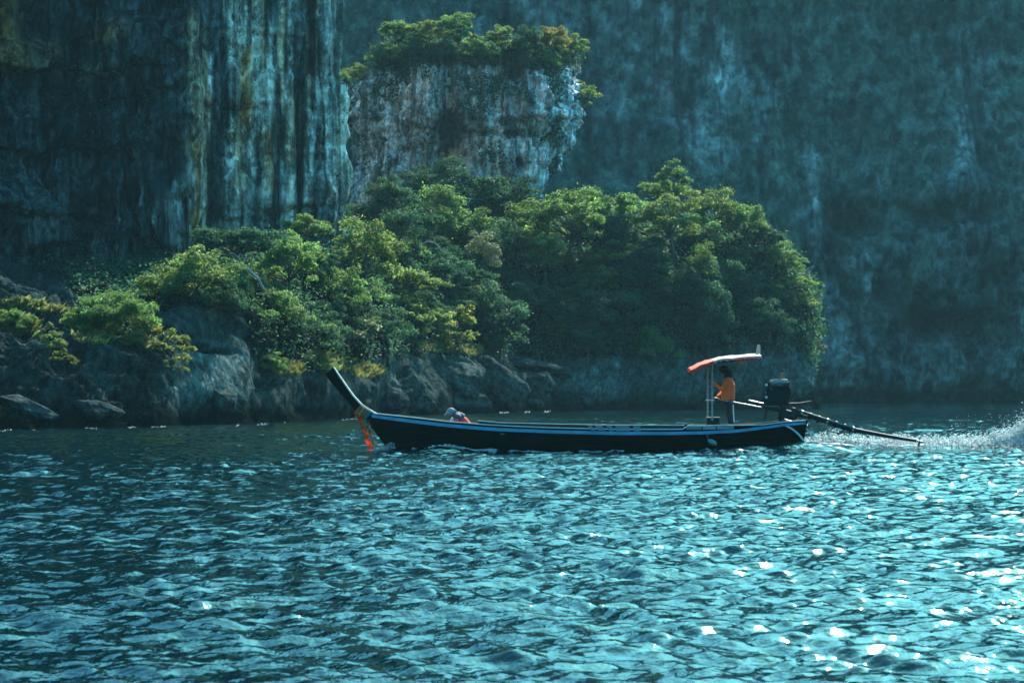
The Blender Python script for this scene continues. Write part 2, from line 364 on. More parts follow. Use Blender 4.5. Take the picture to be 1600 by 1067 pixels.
def build_shore():
    us = np.arange(len(CT)); K = len(CT[0][1])
    D = np.zeros((len(CT), K, 3))
    for i, (x, l) in enumerate(CT):
        for k, (y, d) in enumerate(l): D[i, k] = px(x, y, d)
        D[i, 0, 2] = -1.2                                      # runs on below the water
    D0 = D[:, :1].copy(); 
    # column density by photo width
    xs = np.array([c[0] for c in CT], float); seg = np.maximum(np.abs(np.diff(xs)), 22); seg[0] *= .25; seg[-1] = 30
    cum = np.concatenate([[0], np.cumsum(seg)]); NU = 720; NV = 220
    uu = np.interp(np.linspace(0, cum[-1], NU), cum, us)
    rows = np.interp(np.linspace(0, 1, NV), [0, .1, .32, .55, .76, .9, 1], range(K))
    P = np.zeros((NU, NV, 3))
    A = np.zeros((NU, K, 3))
    for k in range(K):
        for c in range(3): A[:, k, c] = np.interp(uu, us, D[:, k, c])
    A = smooth1(A, 0, 60)
    for c in range(3):
        for i in range(NU): P[i, :, c] = np.interp(rows, range(K), A[i, :, c])
    P = smooth1(P, 1, 30)
    n = normals_grid(P)
    if n[NU // 2, NV // 3, 1] > 0: n = -n
    x, y = toPX(P)
    veg = build_shore.veg = vegmask(x, y, P)
    # rough layered rock to the left, smooth slabs in the middle, a plain scarred face on the islet
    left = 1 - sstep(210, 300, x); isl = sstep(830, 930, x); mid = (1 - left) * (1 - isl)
    q = P.copy(); qs = np.stack([q[..., 0] * .30 - q[..., 2] * .1, q[..., 1] * .35, q[..., 2] * 2.3 + q[..., 0] * .75 + 1.2 * perlin(q * .3)], -1)
    d = left * (1.0 * fbm(q * .22, 3) + .55 * ridge(qs * .75, 4, .6) - .3)
    qm = q * C3(.26, .2, .34)
    vor = ridge(qm, 3, .45)
    d = d + mid * (.9 * fbm(q * .2, 3) - 1.1 * np.clip(vor - 1.05, 0, 1) + .14 * fbm(q * .9, 4))
    qi = q * C3(.6, .4, .22)
    d = d + isl * (.9 * fbm(q * .2, 3) + .7 * ridge(qi, 4, .55) - .5 + .25 * fbm(q * 1.3, 3))
    # the dark cleft above the smooth slab
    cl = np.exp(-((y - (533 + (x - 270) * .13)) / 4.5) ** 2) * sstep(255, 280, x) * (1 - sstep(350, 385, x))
    d = d - 1.5 * cl
    under = np.exp(-((P[..., 2] - .5) / .7) ** 2)               # wave-cut notch at the waterline
    d = d - .8 * under * sstep(880, 980, x) - .35 * under
    slab = np.exp(-(((x - 335) / 75) ** 4 + ((y - 580) / 45) ** 4))
    d = d * (1 - .75 * slab)
    d = d * (1 - .45 * veg) + veg * .6 * fbm(q * .4, 3)
    P = P + n * d[..., None]
    cav = d - smooth1(smooth1(d, 0, 12), 1, 12)
    r1 = fbm(q * C3(.5, .5, .16) + 3, 4); r2 = fbm(q * .9 + 40, 4)
    c = mixc(np.broadcast_to(C3(.17, .172, .165), P.shape), C3(.33, .32, .30), sstep(.0, .8, r1))
    c = mixc(c, C3(.38, .39, .38), slab * .8)
    c = mixc(c, ROCKD, sstep(.15, .7, r2) * .7)
    c = mixc(c, C3(.20, .20, .17), sstep(.45, .9, fbm(q * .3 + 70, 3)) * .5)
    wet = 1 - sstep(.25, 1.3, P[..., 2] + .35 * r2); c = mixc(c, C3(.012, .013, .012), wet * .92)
    c = mixc(c, SOIL, veg * .9)
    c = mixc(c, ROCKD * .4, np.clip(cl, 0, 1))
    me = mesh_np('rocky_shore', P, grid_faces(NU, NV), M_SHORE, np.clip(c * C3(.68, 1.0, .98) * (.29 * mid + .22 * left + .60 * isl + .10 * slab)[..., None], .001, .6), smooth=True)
    o = link('rocky_shore', me); tag(o, 'dark rugged shore rising into wooded slopes and the small islet', kind='structure')
    LAND.append((P.reshape(-1, 3), grid_faces(NU, NV)))
    return P, n, veg
def vegmask(x, y, P):
    yv = np.interp(x, [-260, 0, 100, 130, 235, 250, 300, 380, 410, 480, 560, 640, 700, 780, 850, 900, 1000, 1100, 1200, 1260], [400, 400, 440, 500, 540, 490, 482, 490, 545, 580, 570, 545, 548, 552, 558, 565, 560, 548, 545, 560])
    return sstep(-16, 14, yv - y + 22 * fbm(P * .35 + 9, 3))
SH_P, SH_N, SH_VEG = build_shore()

# ---- the tall cliff on the left
def build_left_cliff():
    plan = np.array([(-95, 128), (-70, 136), (-45, 141), (-34, 146), (-30.5, 149), (-26, 148.5), (-21, 147.5), (-16, 148.5), (-12.6, 149.3), (-10.7, 149.9), (-11.2, 150.7), (-15, 153), (-28, 205)], float)
    L = np.concatenate([[0], np.cumsum(np.linalg.norm(np.diff(plan, axis=0), axis=1))])
    su = np.concatenate([np.linspace(L[0], L[2], 60)[:-1], np.linspace(L[2], L[10], 360), np.linspace(L[10], L[-1], 40)[1:]])
    NU = len(su); pl = np.stack([np.interp(su, L, plan[:, k]) for k in (0, 1)], -1); pl = smooth1(pl, 0, 2)
    z = np.concatenate([np.linspace(2, 29.5, 290), np.linspace(30, 74, 24)]); NV = len(z)
    P = np.zeros((NU, NV, 3)); P[..., 0] = pl[:, None, 0] - .026 * np.clip(z - 17, 0, 60)[None, :]; P[..., 1] = pl[:, None, 1] + .05 * z; P[..., 2] = z
    n = normals_grid(P)
    if n[NU // 2, NV // 2, 1] > 0: n = -n
    n[..., 2] *= .3; x, y = toPX(P); q = P
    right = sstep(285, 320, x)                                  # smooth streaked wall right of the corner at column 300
    fl = fbm(q * C3(.9, .9, .055), 4); big = fbm(q * C3(.13, .13, .07), 3)
    blk = fbm(np.stack([np.floor(q[..., 0] * .42 + .3 * perlin(q * .3)) * 3.7, q[..., 1] * 0, np.floor(q[..., 2] * .30 + .5 * perlin(q * .21)) * 2.9], -1) + .5, 1)
    spike = ridge(q * C3(1.15, 1.15, .10) + 5, 3)
    slots = sstep(.9, 1.6, spike) * sstep(120, 180, x) * (1 - sstep(290, 320, x)) * sstep(270, 320, y)
    crack = np.clip(ridge(q * C3(.55, .55, .30) + 40, 2) - 1.05, 0, 1); led = fbm(q * C3(.22, .22, 1.5) + 90, 3)
    d = 1.2 * big + .22 * fl + .32 * fbm(q * C3(.9, .9, .5), 4) + .18 * ridge(q * C3(1.4, 1.4, .5) + 7, 3) - 1.1 * crack * sstep(-.1, .4, fbm(q * .2 + 33, 2)) + .15 * led
    d = d + (1 - right) * (1.9 * fbm(q * C3(.22, .22, .2) + 11, 4) + 1.3 * blk * sstep(300, 200, y))
    d = d - 1.6 * slots + 1.5 * np.exp(-((x - 302) / 14) ** 2)
    # ledges: horizontal breaks in the lower right and a dark overhang under the brow at the top left
    d = d - .8 * sstep(300, 330, y) * right * (.5 + .5 * perlin(q * C3(.3, .3, 1.6))) 
    d = d - 1.8 * np.exp(-((x - 75) / 45) ** 2 - ((y - 50) / 40) ** 2) - 1.0 * np.exp(-((x - 150) / 70) ** 2 - ((y - 215) / 45) ** 2)
    ln_ = 16 * fbm(q * C3(.25, .25, .05) + 3, 3)
    for y0_, a_, xl_, xr_ in ((112, 1.3, -100, 265), (235, 1.5, -100, 215), (338, 1.1, -100, 160), (385, .9, 20, 120), (330, .7, 330, 470), (165, .5, 310, 420)):
        d = d + a_ * (1 - sstep(-5, 5, y - y0_ - ln_)) * sstep(y0_ - 95, y0_ - 30, y) * sstep(xl_ - 15, xl_ + 15, x) * (1 - sstep(xr_ - 22, xr_ + 22, x))
    for x0_, ya_, yb_ in ((118, -60, 120), (205, 60, 330), (268, 150, 420), (150, 0, 60), (470, 90, 330), (430, 190, 360), (350, 60, 200)):
        d = d - 1.2 * np.exp(-((x - x0_ - ln_ * .5) / 4.5) ** 2) * sstep(ya_ - 20, ya_ + 20, y) * (1 - sstep(yb_ - 20, yb_ + 20, y))
    edge = sstep(500, 542, x); d = d * (1 - .85 * sstep(518, 540, x))
    P[..., 0] += edge * (.55 * fbm(np.stack([z * 0, z * 0 + 5, z * .28], -1), 4) - .10)[None]
    P = P + n * d[..., None]
    # albedo: vertical mineral streaks; the slots also get recess shade painted in
    v1 = fbm(np.stack([q[..., 0] * .55, q[..., 1] * .3, q[..., 2] * .035], -1) + 2, 4); v2 = fbm(np.stack([q[..., 0] * 2.1, q[..., 1] * 1., q[..., 2] * .06], -1) + 31, 3)
    v3 = fbm(q * C3(.16, .16, .12) + 55, 4)
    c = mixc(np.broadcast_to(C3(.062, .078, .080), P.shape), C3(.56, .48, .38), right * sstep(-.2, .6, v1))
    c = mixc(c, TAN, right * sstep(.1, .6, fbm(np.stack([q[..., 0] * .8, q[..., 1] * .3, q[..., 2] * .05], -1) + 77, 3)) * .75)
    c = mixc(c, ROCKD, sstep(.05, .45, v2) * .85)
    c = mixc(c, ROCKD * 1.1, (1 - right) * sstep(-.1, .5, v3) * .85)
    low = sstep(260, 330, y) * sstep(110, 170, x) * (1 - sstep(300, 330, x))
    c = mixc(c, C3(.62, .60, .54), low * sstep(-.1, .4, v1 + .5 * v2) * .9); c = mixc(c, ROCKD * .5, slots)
    w = .12 * 1
    def streak(x0, y0, y1, wd, col, a, sl=0., f=14):
        s = np.exp(-((x - x0 - sl * (y - y0) - 5 * perlin(q * .4 + x0)) / wd) ** 2) * sstep(y0 - f, y0 + f, y) * (1 - sstep(y1 - f, y1 + f, y))
        nonlocal c
        c = mixc(c, np.asarray(col), np.clip(s * (a + .5 * perlin(q * C3(2, 2, .4))), 0, 1))
    streak(303, 225, 400, 7, ORANGE, 1.1); streak(296, 250, 330, 5, ROCKW, .8); streak(300, 20, 240, 6, TAN, .9)
    streak(383, 78, 200, 11, ORANGE * .9, 1.0); streak(372, 200, 300, 14, TAN, .8); streak(418, 200, 300, 9, ORANGE * .8, .7)
    streak(328, 82, 150, 3, ROCKW, 1.0); streak(487, 180, 340, 5, ROCKW, 1.1, -.06, 30); streak(440, 5, 170, 4, TAN, .9); streak(449, 110, 170, 3, ROCKW, .9)
    streak(358, 235, 275, 5, ROCKW, .8); streak(515, 20, 300, 6, C3(.36, .34, .3), .8); streak(455, 140, 260, 8, TAN, .7); streak(436, 250, 345, 5, ROCKW * .8, .7)
    streak(10, -60, 115, 26, ORANGE * .55, 1.0); streak(60, 60, 110, 30, TAN * .6, .7); streak(180, 40, 75, 28, ORANGE * .7, .6); streak(150, 105, 125, 60, TAN * .7, .6)
    streak(70, 335, 372, 34, C3(.3, .31, .3), .5); streak(80, 345, 375, 24, C3(.36, .38, .36), .7)
    streak(486, 75, 108, 6, ROCKD * .3, 1.2, 0, 6); streak(472, 125, 140, 4, ROCKD * .3, 1.2, 0, 6); streak(400, 225, 290, 5, ROCKD * .5, .9)
    c = mixc(c, ROCKD * .5, np.clip(crack * 2.2, 0, 1) * .6); c = c * (1 + .35 * fl)[..., None]
    # soil and creepers in the dark left part
    top = np.stack([P[:, -1, 0], P[:, -1, 1] + 26, P[:, -1, 2] + 6], -1)[:, None]
    Pf = np.concatenate([P, top], 1); cf = np.concatenate([c, np.broadcast_to(SOIL, top.shape)], 1)
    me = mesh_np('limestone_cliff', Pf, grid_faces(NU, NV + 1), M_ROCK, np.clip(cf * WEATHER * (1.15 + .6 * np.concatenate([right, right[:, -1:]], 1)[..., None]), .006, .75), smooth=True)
    o = link('limestone_cliff', me); tag(o, 'sheer streaked limestone cliff with orange and white stains, on the left', kind='structure')
    LAND.append((Pf.reshape(-1, 3), grid_faces(NU, NV + 1)))
    return P, n
LC_P, LC_N = build_left_cliff()

# ---- the flat-topped pillar with trees on it
def build_pillar():
    Y0 = 222.; yf = 215.
    tab = np.array([(430, 566, 740), (330, 562, 806), (312, 560, 824), (280, 558, 848), (240, 556, 872), (200, 555, 890), (150, 556, 903), (118, 560, 900), (100, 568, 890), (88, 580, 888), (78, 610, 868), (72, 660, 830), (69, 725, 775)], float)
    NV = 230; NU = 420
    zt = CH - (tab[:, 0] - HZ) / F * yf; cum = np.concatenate([[0], np.cumsum(np.hypot(np.diff(zt), np.diff(tab[:, 2]) / F * yf * .5))])
    s = np.linspace(0, cum[-1], NV); zz = np.interp(s, cum, zt); l = np.interp(s, cum, tab[:, 1]); r = np.interp(s, cum, tab[:, 2])
    zz, l, r = smooth1(zz, 0, 4), smooth1(l, 0, 4), smooth1(r, 0, 4)
    xl, xr = (l - 800) / F * yf, (r - 800) / F * yf
    a = np.linspace(0, 1, NU, endpoint=False); a = a + .09 * np.sin(4 * math.pi * a) / 1  # denser to the front
    th = 2 * math.pi * np.linspace(0, 1, NU, endpoint=False)
    ca, sa = np.cos(th), np.sin(th); sup = lambda v, p: np.sign(v) * np.abs(v) ** p
    P = np.zeros((NU, NV, 3)); hw = (xr - xl) / 2; cx = (xr + xl) / 2
    P[..., 0] = cx[None] + hw[None] * sup(ca, .75)[:, None]; dep = 7.0 * (hw / hw.max()) ** .6
    P[..., 1] = Y0 + dep[None] * sup(sa, .75)[:, None]; P[..., 2] = zz[None]
    n = normals_grid(P, True)
    if (n[NU * 3 // 4, NV // 2, 1]) > 0: n = -n
    x, y = toPX(P); q = P
    rt = sstep(800, 850, x - (300 - y) * .15)                    # right part: leaning banded flowstone, also paled in colour for grazing sun
    qd = np.stack([q[..., 0] * .75 - q[..., 2] * .5, q[..., 1] * .5, (q[..., 0] * .5 + q[..., 2] * .8) * .16], -1)
    qv = q * C3(.62, .62, .09)
    band = ridge(qd * 1.1, 4, .55); flute = ridge(qv, 4, .55)
    crack = np.clip(ridge(q * C3(.5, .5, .35) + 40, 2) - 1.05, 0, 1)
    d = 2.1 * fbm(q * .14, 3) - 1.0 * crack + .25 * ridge(q * 1.3, 3) + rt * .75 * (band - .9) + (1 - rt) * .55 * (flute - .9) + .3 * fbm(q * .8, 4)
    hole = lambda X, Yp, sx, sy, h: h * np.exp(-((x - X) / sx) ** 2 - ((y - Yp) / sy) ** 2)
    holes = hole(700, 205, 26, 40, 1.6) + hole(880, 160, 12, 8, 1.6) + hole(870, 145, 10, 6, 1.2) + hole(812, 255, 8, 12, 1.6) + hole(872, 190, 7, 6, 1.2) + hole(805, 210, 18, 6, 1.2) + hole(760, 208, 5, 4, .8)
    shelf = 1.0 * np.exp(-((y - 185 + 12 * perlin(q * .5)) / 14) ** 2) * (1 - rt)
    front = q[..., 1] < Y0
    d = d - np.where(front, holes, 0) + np.where(front, shelf * .8, 0)
    P = P + n * d[..., None]
    v1 = fbm(np.stack([q[..., 0] * .6, q[..., 1] * .4, q[..., 2] * .06], -1), 4); v2 = fbm(np.stack([q[..., 0] * 1.6, q[..., 1], q[..., 2] * .12], -1) + 9, 3)
    c = mixc(np.broadcast_to(C3(.19, .21, .212), P.shape), C3(.46, .46, .43), sstep(-.1, .6, v1) * .8)
    c = mixc(c, C3(.66, .64, .56), rt * sstep(.1, 1.0, band) * .95); c = mixc(c, ROCKD, rt * sstep(.55, 1.1, ridge(qd * 1.6 + 4, 3)) * .85 * sstep(-.1, .3, fbm(q * .25 + 3, 3)))
    c = mixc(c, ROCKD, (1 - rt) * sstep(.15, .6, v2) * .7)
    c = mixc(c, C3(.36, .24, .16), (1 - rt) * np.exp(-((x - 700) / 38) ** 2 - ((y - 220) / 70) ** 2) * (.7 + .5 * v1)); c = mixc(c, ROCKW * .8, np.exp(-((x - 672) / 10) ** 2 - ((y - 180) / 30) ** 2) * .7)
    c = mixc(c, ORANGE * .9, np.exp(-((x - 700) / 10) ** 2 - ((y - 240) / 28) ** 2) * .6); c = mixc(c, ROCKW * .8, (np.exp(-((x - 768) / 45) ** 2 - ((y - 225) / 35) ** 2) * sstep(-.2, .4, v2 + v1)) * .6)
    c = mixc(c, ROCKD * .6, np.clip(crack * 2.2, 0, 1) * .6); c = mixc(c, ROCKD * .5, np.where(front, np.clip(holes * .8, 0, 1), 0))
    veg = sstep(-14, 10, 108 - y + 16 * fbm(q * .3, 3)); c = mixc(c, SOIL, veg)
    f = grid_faces(NU, NV, True)
    me = mesh_np('rock_pillar', P, f, M_ROCK, np.clip(c * WEATHER * 2.1, .006, .7), smooth=True)
    o = link('rock_pillar', me); tag(o, 'blocky limestone pillar with an undercut right side and trees on top', kind='structure')
    LAND.append((P.reshape(-1, 3), f))
    return P, n
PI_P, PI_N = build_pillar()

# ---- the great wall far behind
def build_far_wall():
    X = np.concatenate([np.linspace(-230, -30, 40)[:-1], np.linspace(-30, 78, 330), np.linspace(78, 240, 40)[1:]]); NU = len(X)
    z = np.concatenate([np.linspace(-1, 54, 250), np.linspace(54.5, 112, 20)]); NV = len(z)
    P = np.zeros((NU, NV, 3)); P[..., 0] = X[:, None]; P[..., 2] = z[None]
    P[..., 1] = 283 + 14 * (1 - np.cos(np.clip((X + 5) / 60, -3, 3) * .5))[:, None] * 0 + .16 * np.clip(z - 20, 0, 199)[None] + .2 * np.clip(z - 55, 0, 199)[None] + .0009 * (X[:, None]) ** 2
    n = normals_grid(P)
    if n[NU // 2, NV // 2, 1] > 0: n = -n
    x, y = toPX(P); q = P
    low = sstep(330, 430, y) * sstep(1150, 1230, x)              # hollowed, draped flowstone at the foot on the right
    d = 4.2 * fbm(q * C3(.035, .035, .03), 3) + 1.0 * fbm(q * C3(.28, .2, .05), 4) + .5 * fbm(q * .4, 4)
    dr = ridge(q * C3(.14, .1, .085) + 3, 4, .55)
    d = d + .8 * fbm(q * C3(.12, .1, .10) + 44, 4) + low * (2.6 * (dr - .8) + .9 * ridge(q * C3(.5, .3, .1), 3))
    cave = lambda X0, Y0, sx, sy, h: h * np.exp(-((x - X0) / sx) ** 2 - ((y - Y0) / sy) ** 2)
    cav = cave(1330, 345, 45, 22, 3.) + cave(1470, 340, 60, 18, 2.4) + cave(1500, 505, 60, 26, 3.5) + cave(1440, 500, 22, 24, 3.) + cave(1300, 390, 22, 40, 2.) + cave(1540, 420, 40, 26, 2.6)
    d = d - cav + cave(1405, 500, 20, 50, 2.5) + cave(1560, 560, 40, 50, 2.)
    d = d - 1.6 * np.exp(-((q[..., 2] - .9) / 1.3) ** 2)
    P = P + n * d[..., None]
    v1 = fbm(np.stack([q[..., 0] * .17, q[..., 1] * .1, q[..., 2] * .03], -1) + 5, 5); v2 = fbm(np.stack([q[..., 0] * .6, q[..., 1] * .2, q[..., 2] * .06], -1) + 15, 4)
    pale = np.exp(-(((x - 1105) / 90) ** 2 + ((y - 120) / 130) ** 2)) + .7 * np.exp(-(((x - 985) / 40) ** 2 + ((y - 150) / 60) ** 2)) + .5 * np.exp(-((x - 1190) / 22) ** 2) * sstep(20, 90, y) + .8 * np.exp(-((x - 1270) / 16) ** 2 - ((y - 320) / 130) ** 2) + .5 * np.exp(-((x - 1520) / 30) ** 2) + low * .12 + .6 * np.exp(-((x - 1012) / 6) ** 2 - ((y - 300) / 40) ** 2)
    drap = sstep(.5, 1.4, ridge(q * C3(.3, .2, .09) + 8, 3)) * low; pale = pale + .9 * drap
    veg = sstep(-.06, .16, fbm(q * C3(.05, .05, .05) + 21, 6, .6) + .25 - 1.0 * pale * (1 + .6 * v2))
    build_far_wall.veg = veg
    c = mixc(np.broadcast_to(C3(.16, .19, .175), P.shape), C3(.33, .345, .32), sstep(-.2, .7, v1 + .5 * v2) * np.clip(pale + .25, 0, 1))  # tones lightened so the colour itself carries distance haze
    c = mixc(c, ROCKD, sstep(.22, .40, v2) * .65); c = mixc(c, ROCKD, sstep(.95, 1.25, ridge(q * C3(.16, .1, .07) + 61, 4, .6)) * .55); c = mixc(c, C3(.080, .105, .085), veg * .8); c = c * np.exp(.4 * fbm(q * .16 + 12, 4) + .35 * fbm(q * .5 + 2, 3))[..., None]; c = mixc(c, ROCKD * .6, np.clip(cav * .22, 0, .8))  # hollows and creases also darkened in the colour, as recess shade
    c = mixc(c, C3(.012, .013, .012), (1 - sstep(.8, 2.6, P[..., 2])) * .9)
    top = np.stack([P[:, -1, 0], P[:, -1, 1] + 45, P[:, -1, 2] + 5], -1)[:, None]
    Pf = np.concatenate([P, top], 1); cf = np.concatenate([c, np.broadcast_to(SOIL, top.shape)], 1)
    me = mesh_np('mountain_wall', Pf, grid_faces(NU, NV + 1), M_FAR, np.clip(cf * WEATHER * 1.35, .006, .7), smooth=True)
    o = link('mountain_wall', me); tag(o, 'huge hazy rock wall rising from the sea behind everything', kind='structure')
    return P, n, veg
FW_P, FW_N, FW_VEG = build_far_wall()
# ------------------------------------------------------------------ vegetation
def leaf_quads(c, nrm, L, Wd, r, flat=.55):
    """one folded-looking diamond per centre; nrm is the side the blade tends to face"""
    n = len(c); v = r.normal(size=(n, 3)); nn = nrm * flat + v * (1 - flat) * .8
    nn /= np.linalg.norm(nn, axis=1)[:, None] + 1e-9
    t = np.cross(nn, r.normal(size=(n, 3))); t /= np.linalg.norm(t, axis=1)[:, None] + 1e-9
    b = np.cross(nn, t); L = np.broadcast_to(L, (n,))[:, None]; Wd = np.broadcast_to(Wd, (n,))[:, None]
    tip = c + t * L * .5 - nn * L * .10
    V = np.stack([c - t * L * .5, c + b * Wd * .5 - t * L * .05, tip, c - b * Wd * .5 - t * L * .05], 1)
    return V.reshape(-1, 3)
def quad_idx(n): return np.arange(n * 4).reshape(n, 4)
def leaf_cols(n, r, spread=.35, yellow=.12):
    v = np.exp(r.normal(size=n) * spread * .7); c = np.stack([v, v, v], -1)
    y = r.random(n) < yellow; c[y] *= C3(1.6, 1.2, .7)
    g = r.random(n) < .2; c[g] *= C3(.8, 1.0, 1.1)
    return np.repeat(np.clip(c, .25, 2.6), 4, 0)

KIND = {  # rx, rz, centre height, clumps, clump radius, leaves, leaf length, lowest clump (-1..1), trunk radius
 'round': (1.0, .86, 1.15, 40, .27, 9500, .088, -.55, .055),
 'umbrella': (1.0, .40, .95, 34, .24, 8500, .080, -.25, .05),
 'bush': (1.0, .72, .42, 34, .28, 8000, .085, -.35, .03),
 'tall': (.78, .98, 1.75, 30, .25, 7000, .088, -.6, .055),
 'sparse': (.95, .80, .95, 26, .20, 2300, .125, -.6, .025),
 'drape': (.62, 1.15, 1.05, 40, .22, 8000, .075, -.95, .04),
 'grassy': (1.0, .62, .34, 40, .24, 9000, .100, -.4, .02),
}
PROTO = {}
def make_proto(kind, seed):
    rx, rz, hc, nc, cr, nl, ll, low, tr = KIND[kind]
    r = np.random.default_rng(seed + hash(kind) % 1 + sum(map(ord, kind)) * 13)
    cc = []
    while len(cc) < nc:
        d = r.normal(size=3); d /= np.linalg.norm(d)
        if d[2] < low: continue
        rad = r.uniform(.45, 1.0) ** .6
        p = d * rad * C3(rx, rx, rz) * r.uniform(.72, 1.24)
        p[:2] += .1 * np.sin(p[2] * 5 + seed)
        if kind == 'umbrella': p[2] = (np.round(p[2] / .26) * .26 + 2 * p[2]) / 3
        if all(np.linalg.norm(p - q) > cr * .62 for q in cc) or r.random() < .03: cc.append(p)
    cc = np.array(cc); cc[:, 2] += hc
    cs = cr * r.uniform(.65, 1.35, nc)
    own = r.choice(nc, nl, p=cs ** 2 / (cs ** 2).sum())
    d = r.normal(size=(nl, 3)); d /= np.linalg.norm(d, axis=1)[:, None]
    d[:, 2] = np.where(d[:, 2] < -.3, -d[:, 2] * .6, d[:, 2]); rad = r.uniform(.25, 1.0, nl) ** .5
    rad *= 1 + .45 * (r.random(nl) < .08)
    off = d * rad[:, None] * cs[own][:, None]; off[:, 2] *= .78 if kind != 'umbrella' else .62
    if kind == 'drape': off[:, 2] *= 1.5
    c = cc[own] + off
    up = C3(0, 0, 1.)
    nrm = d * .6 + up * .7
    if kind == 'grassy':
        L = ll * r.uniform(.9, 2.2, nl); V = leaf_quads(c, d, L, L * .16, r, .1)
    else:
        L = ll * r.uniform(.6, 1.35, nl); V = leaf_quads(c, nrm, L, L * r.uniform(.42, .62, nl), r)
    cl = np.exp(r.normal(size=nc) * .22)[own]
    cols = leaf_cols(nl, r) * np.repeat(cl, 4)[:, None]
    V = V[: nl * 4]
    crown = mesh_np(kind + '_crown', V, quad_idx(nl), LEAF['green'], cols)
    # trunk and limbs
    bm = bmesh.new(); fork = C3(.06 * r.normal(), .06 * r.normal(), max(.12, hc - rz * .55))
    lean = r.normal(size=2) * .06
    tube(bm, [(0, 0, -.45), (lean[0] * .3, lean[1] * .3, 0), (lean[0], lean[1], fork[2] * .5), tuple(fork)], [tr * 1.5, tr * 1.15, tr * .95, tr * .8], 7)
    for k in r.choice(nc, min(nc, 14), False):
        e = cc[k]; m = fork + (e - fork) * .5 + r.normal(size=3) * .06
        m[2] -= .05
        tube(bm, [tuple(fork), tuple(m), tuple(e)], [tr * .55, tr * .34, tr * .12], 5)
    tme = bpy.data.meshes.new(kind + '_trunk'); bm.to_mesh(tme); bm.free(); tme.materials.append(M_BARK)
    for p in tme.polygons: p.use_smooth = True
    return tme, crown
def proto(kind, i):
    if (kind, i) not in PROTO: PROTO[(kind, i)] = make_proto(kind, i * 7 + 1)
    return PROTO[(kind, i)]

def bvh_of(lst):
    V = []; Fc = []; o = 0
    for v, f in lst: V.append(v); Fc.append(f + o); o += len(v)
    V = np.concatenate(V); Fc = np.concatenate(Fc)
    return BVHTree.FromPolygons([tuple(p) for p in V.tolist()], Fc.tolist(), epsilon=0)
def thin_grid(P, nu, nv, s): 
    Q = P.reshape(nu, nv, 3)[::s, ::s]; return Q.reshape(-1, 3), grid_faces(Q.shape[0], Q.shape[1])
BVH = bvh_of([thin_grid(SH_P, *SH_P.shape[:2], 3), thin_grid(LC_P, *LC_P.shape[:2], 4), thin_grid(PI_P, *PI_P.shape[:2], 3)])
EYE = Vector((0, 0, CH))
def ground_at(x, y):
    for k in range(60):
        h = BVH.ray_cast(EYE, (px(x, y, 10.) - EYE).normalized())
        if h[0] is not None: return h[0], h[1]
        y += 4
    return px(x, y, 200), Vector((0, 0, 1))

_used = {}
def plant(kind, mat, x, y, r, label, cat='tree', group=None, name=None, var=None):
    """a plant whose crown is about r photo pixels wide each way, rooted on the ground below (x, y)"""
    rx, rz, hc = KIND[kind][:3]
    base, nrm = ground_at(x, y + r * hc * .9 / max(rx, .7))
    s = r * base.y / F / rx
    k = _used.get(kind, 0); _used[kind] = k + 1
    tme, crown = proto(kind, (k if var is None else var) % 3)
    nm = name or {'bush': 'shrub', 'sparse': 'shrub', 'grassy': 'shrub', 'drape': 'vine_covered_tree'}.get(kind, 'broadleaf_tree')
    t = thing(nm, base, label, cat, group)
    t.rotation_euler = (random.uniform(-.06, .06), random.uniform(-.06, .06), random.uniform(0, 6.28))
    t.scale = (s * random.uniform(.92, 1.1), s * random.uniform(.92, 1.1), s * random.uniform(.92, 1.1))
    link('trunk', tme, t); c = link('crown', crown, t)
    c.material_slots[0].link = 'OBJECT'; c.material_slots[0].material = LEAF[mat]
    return t

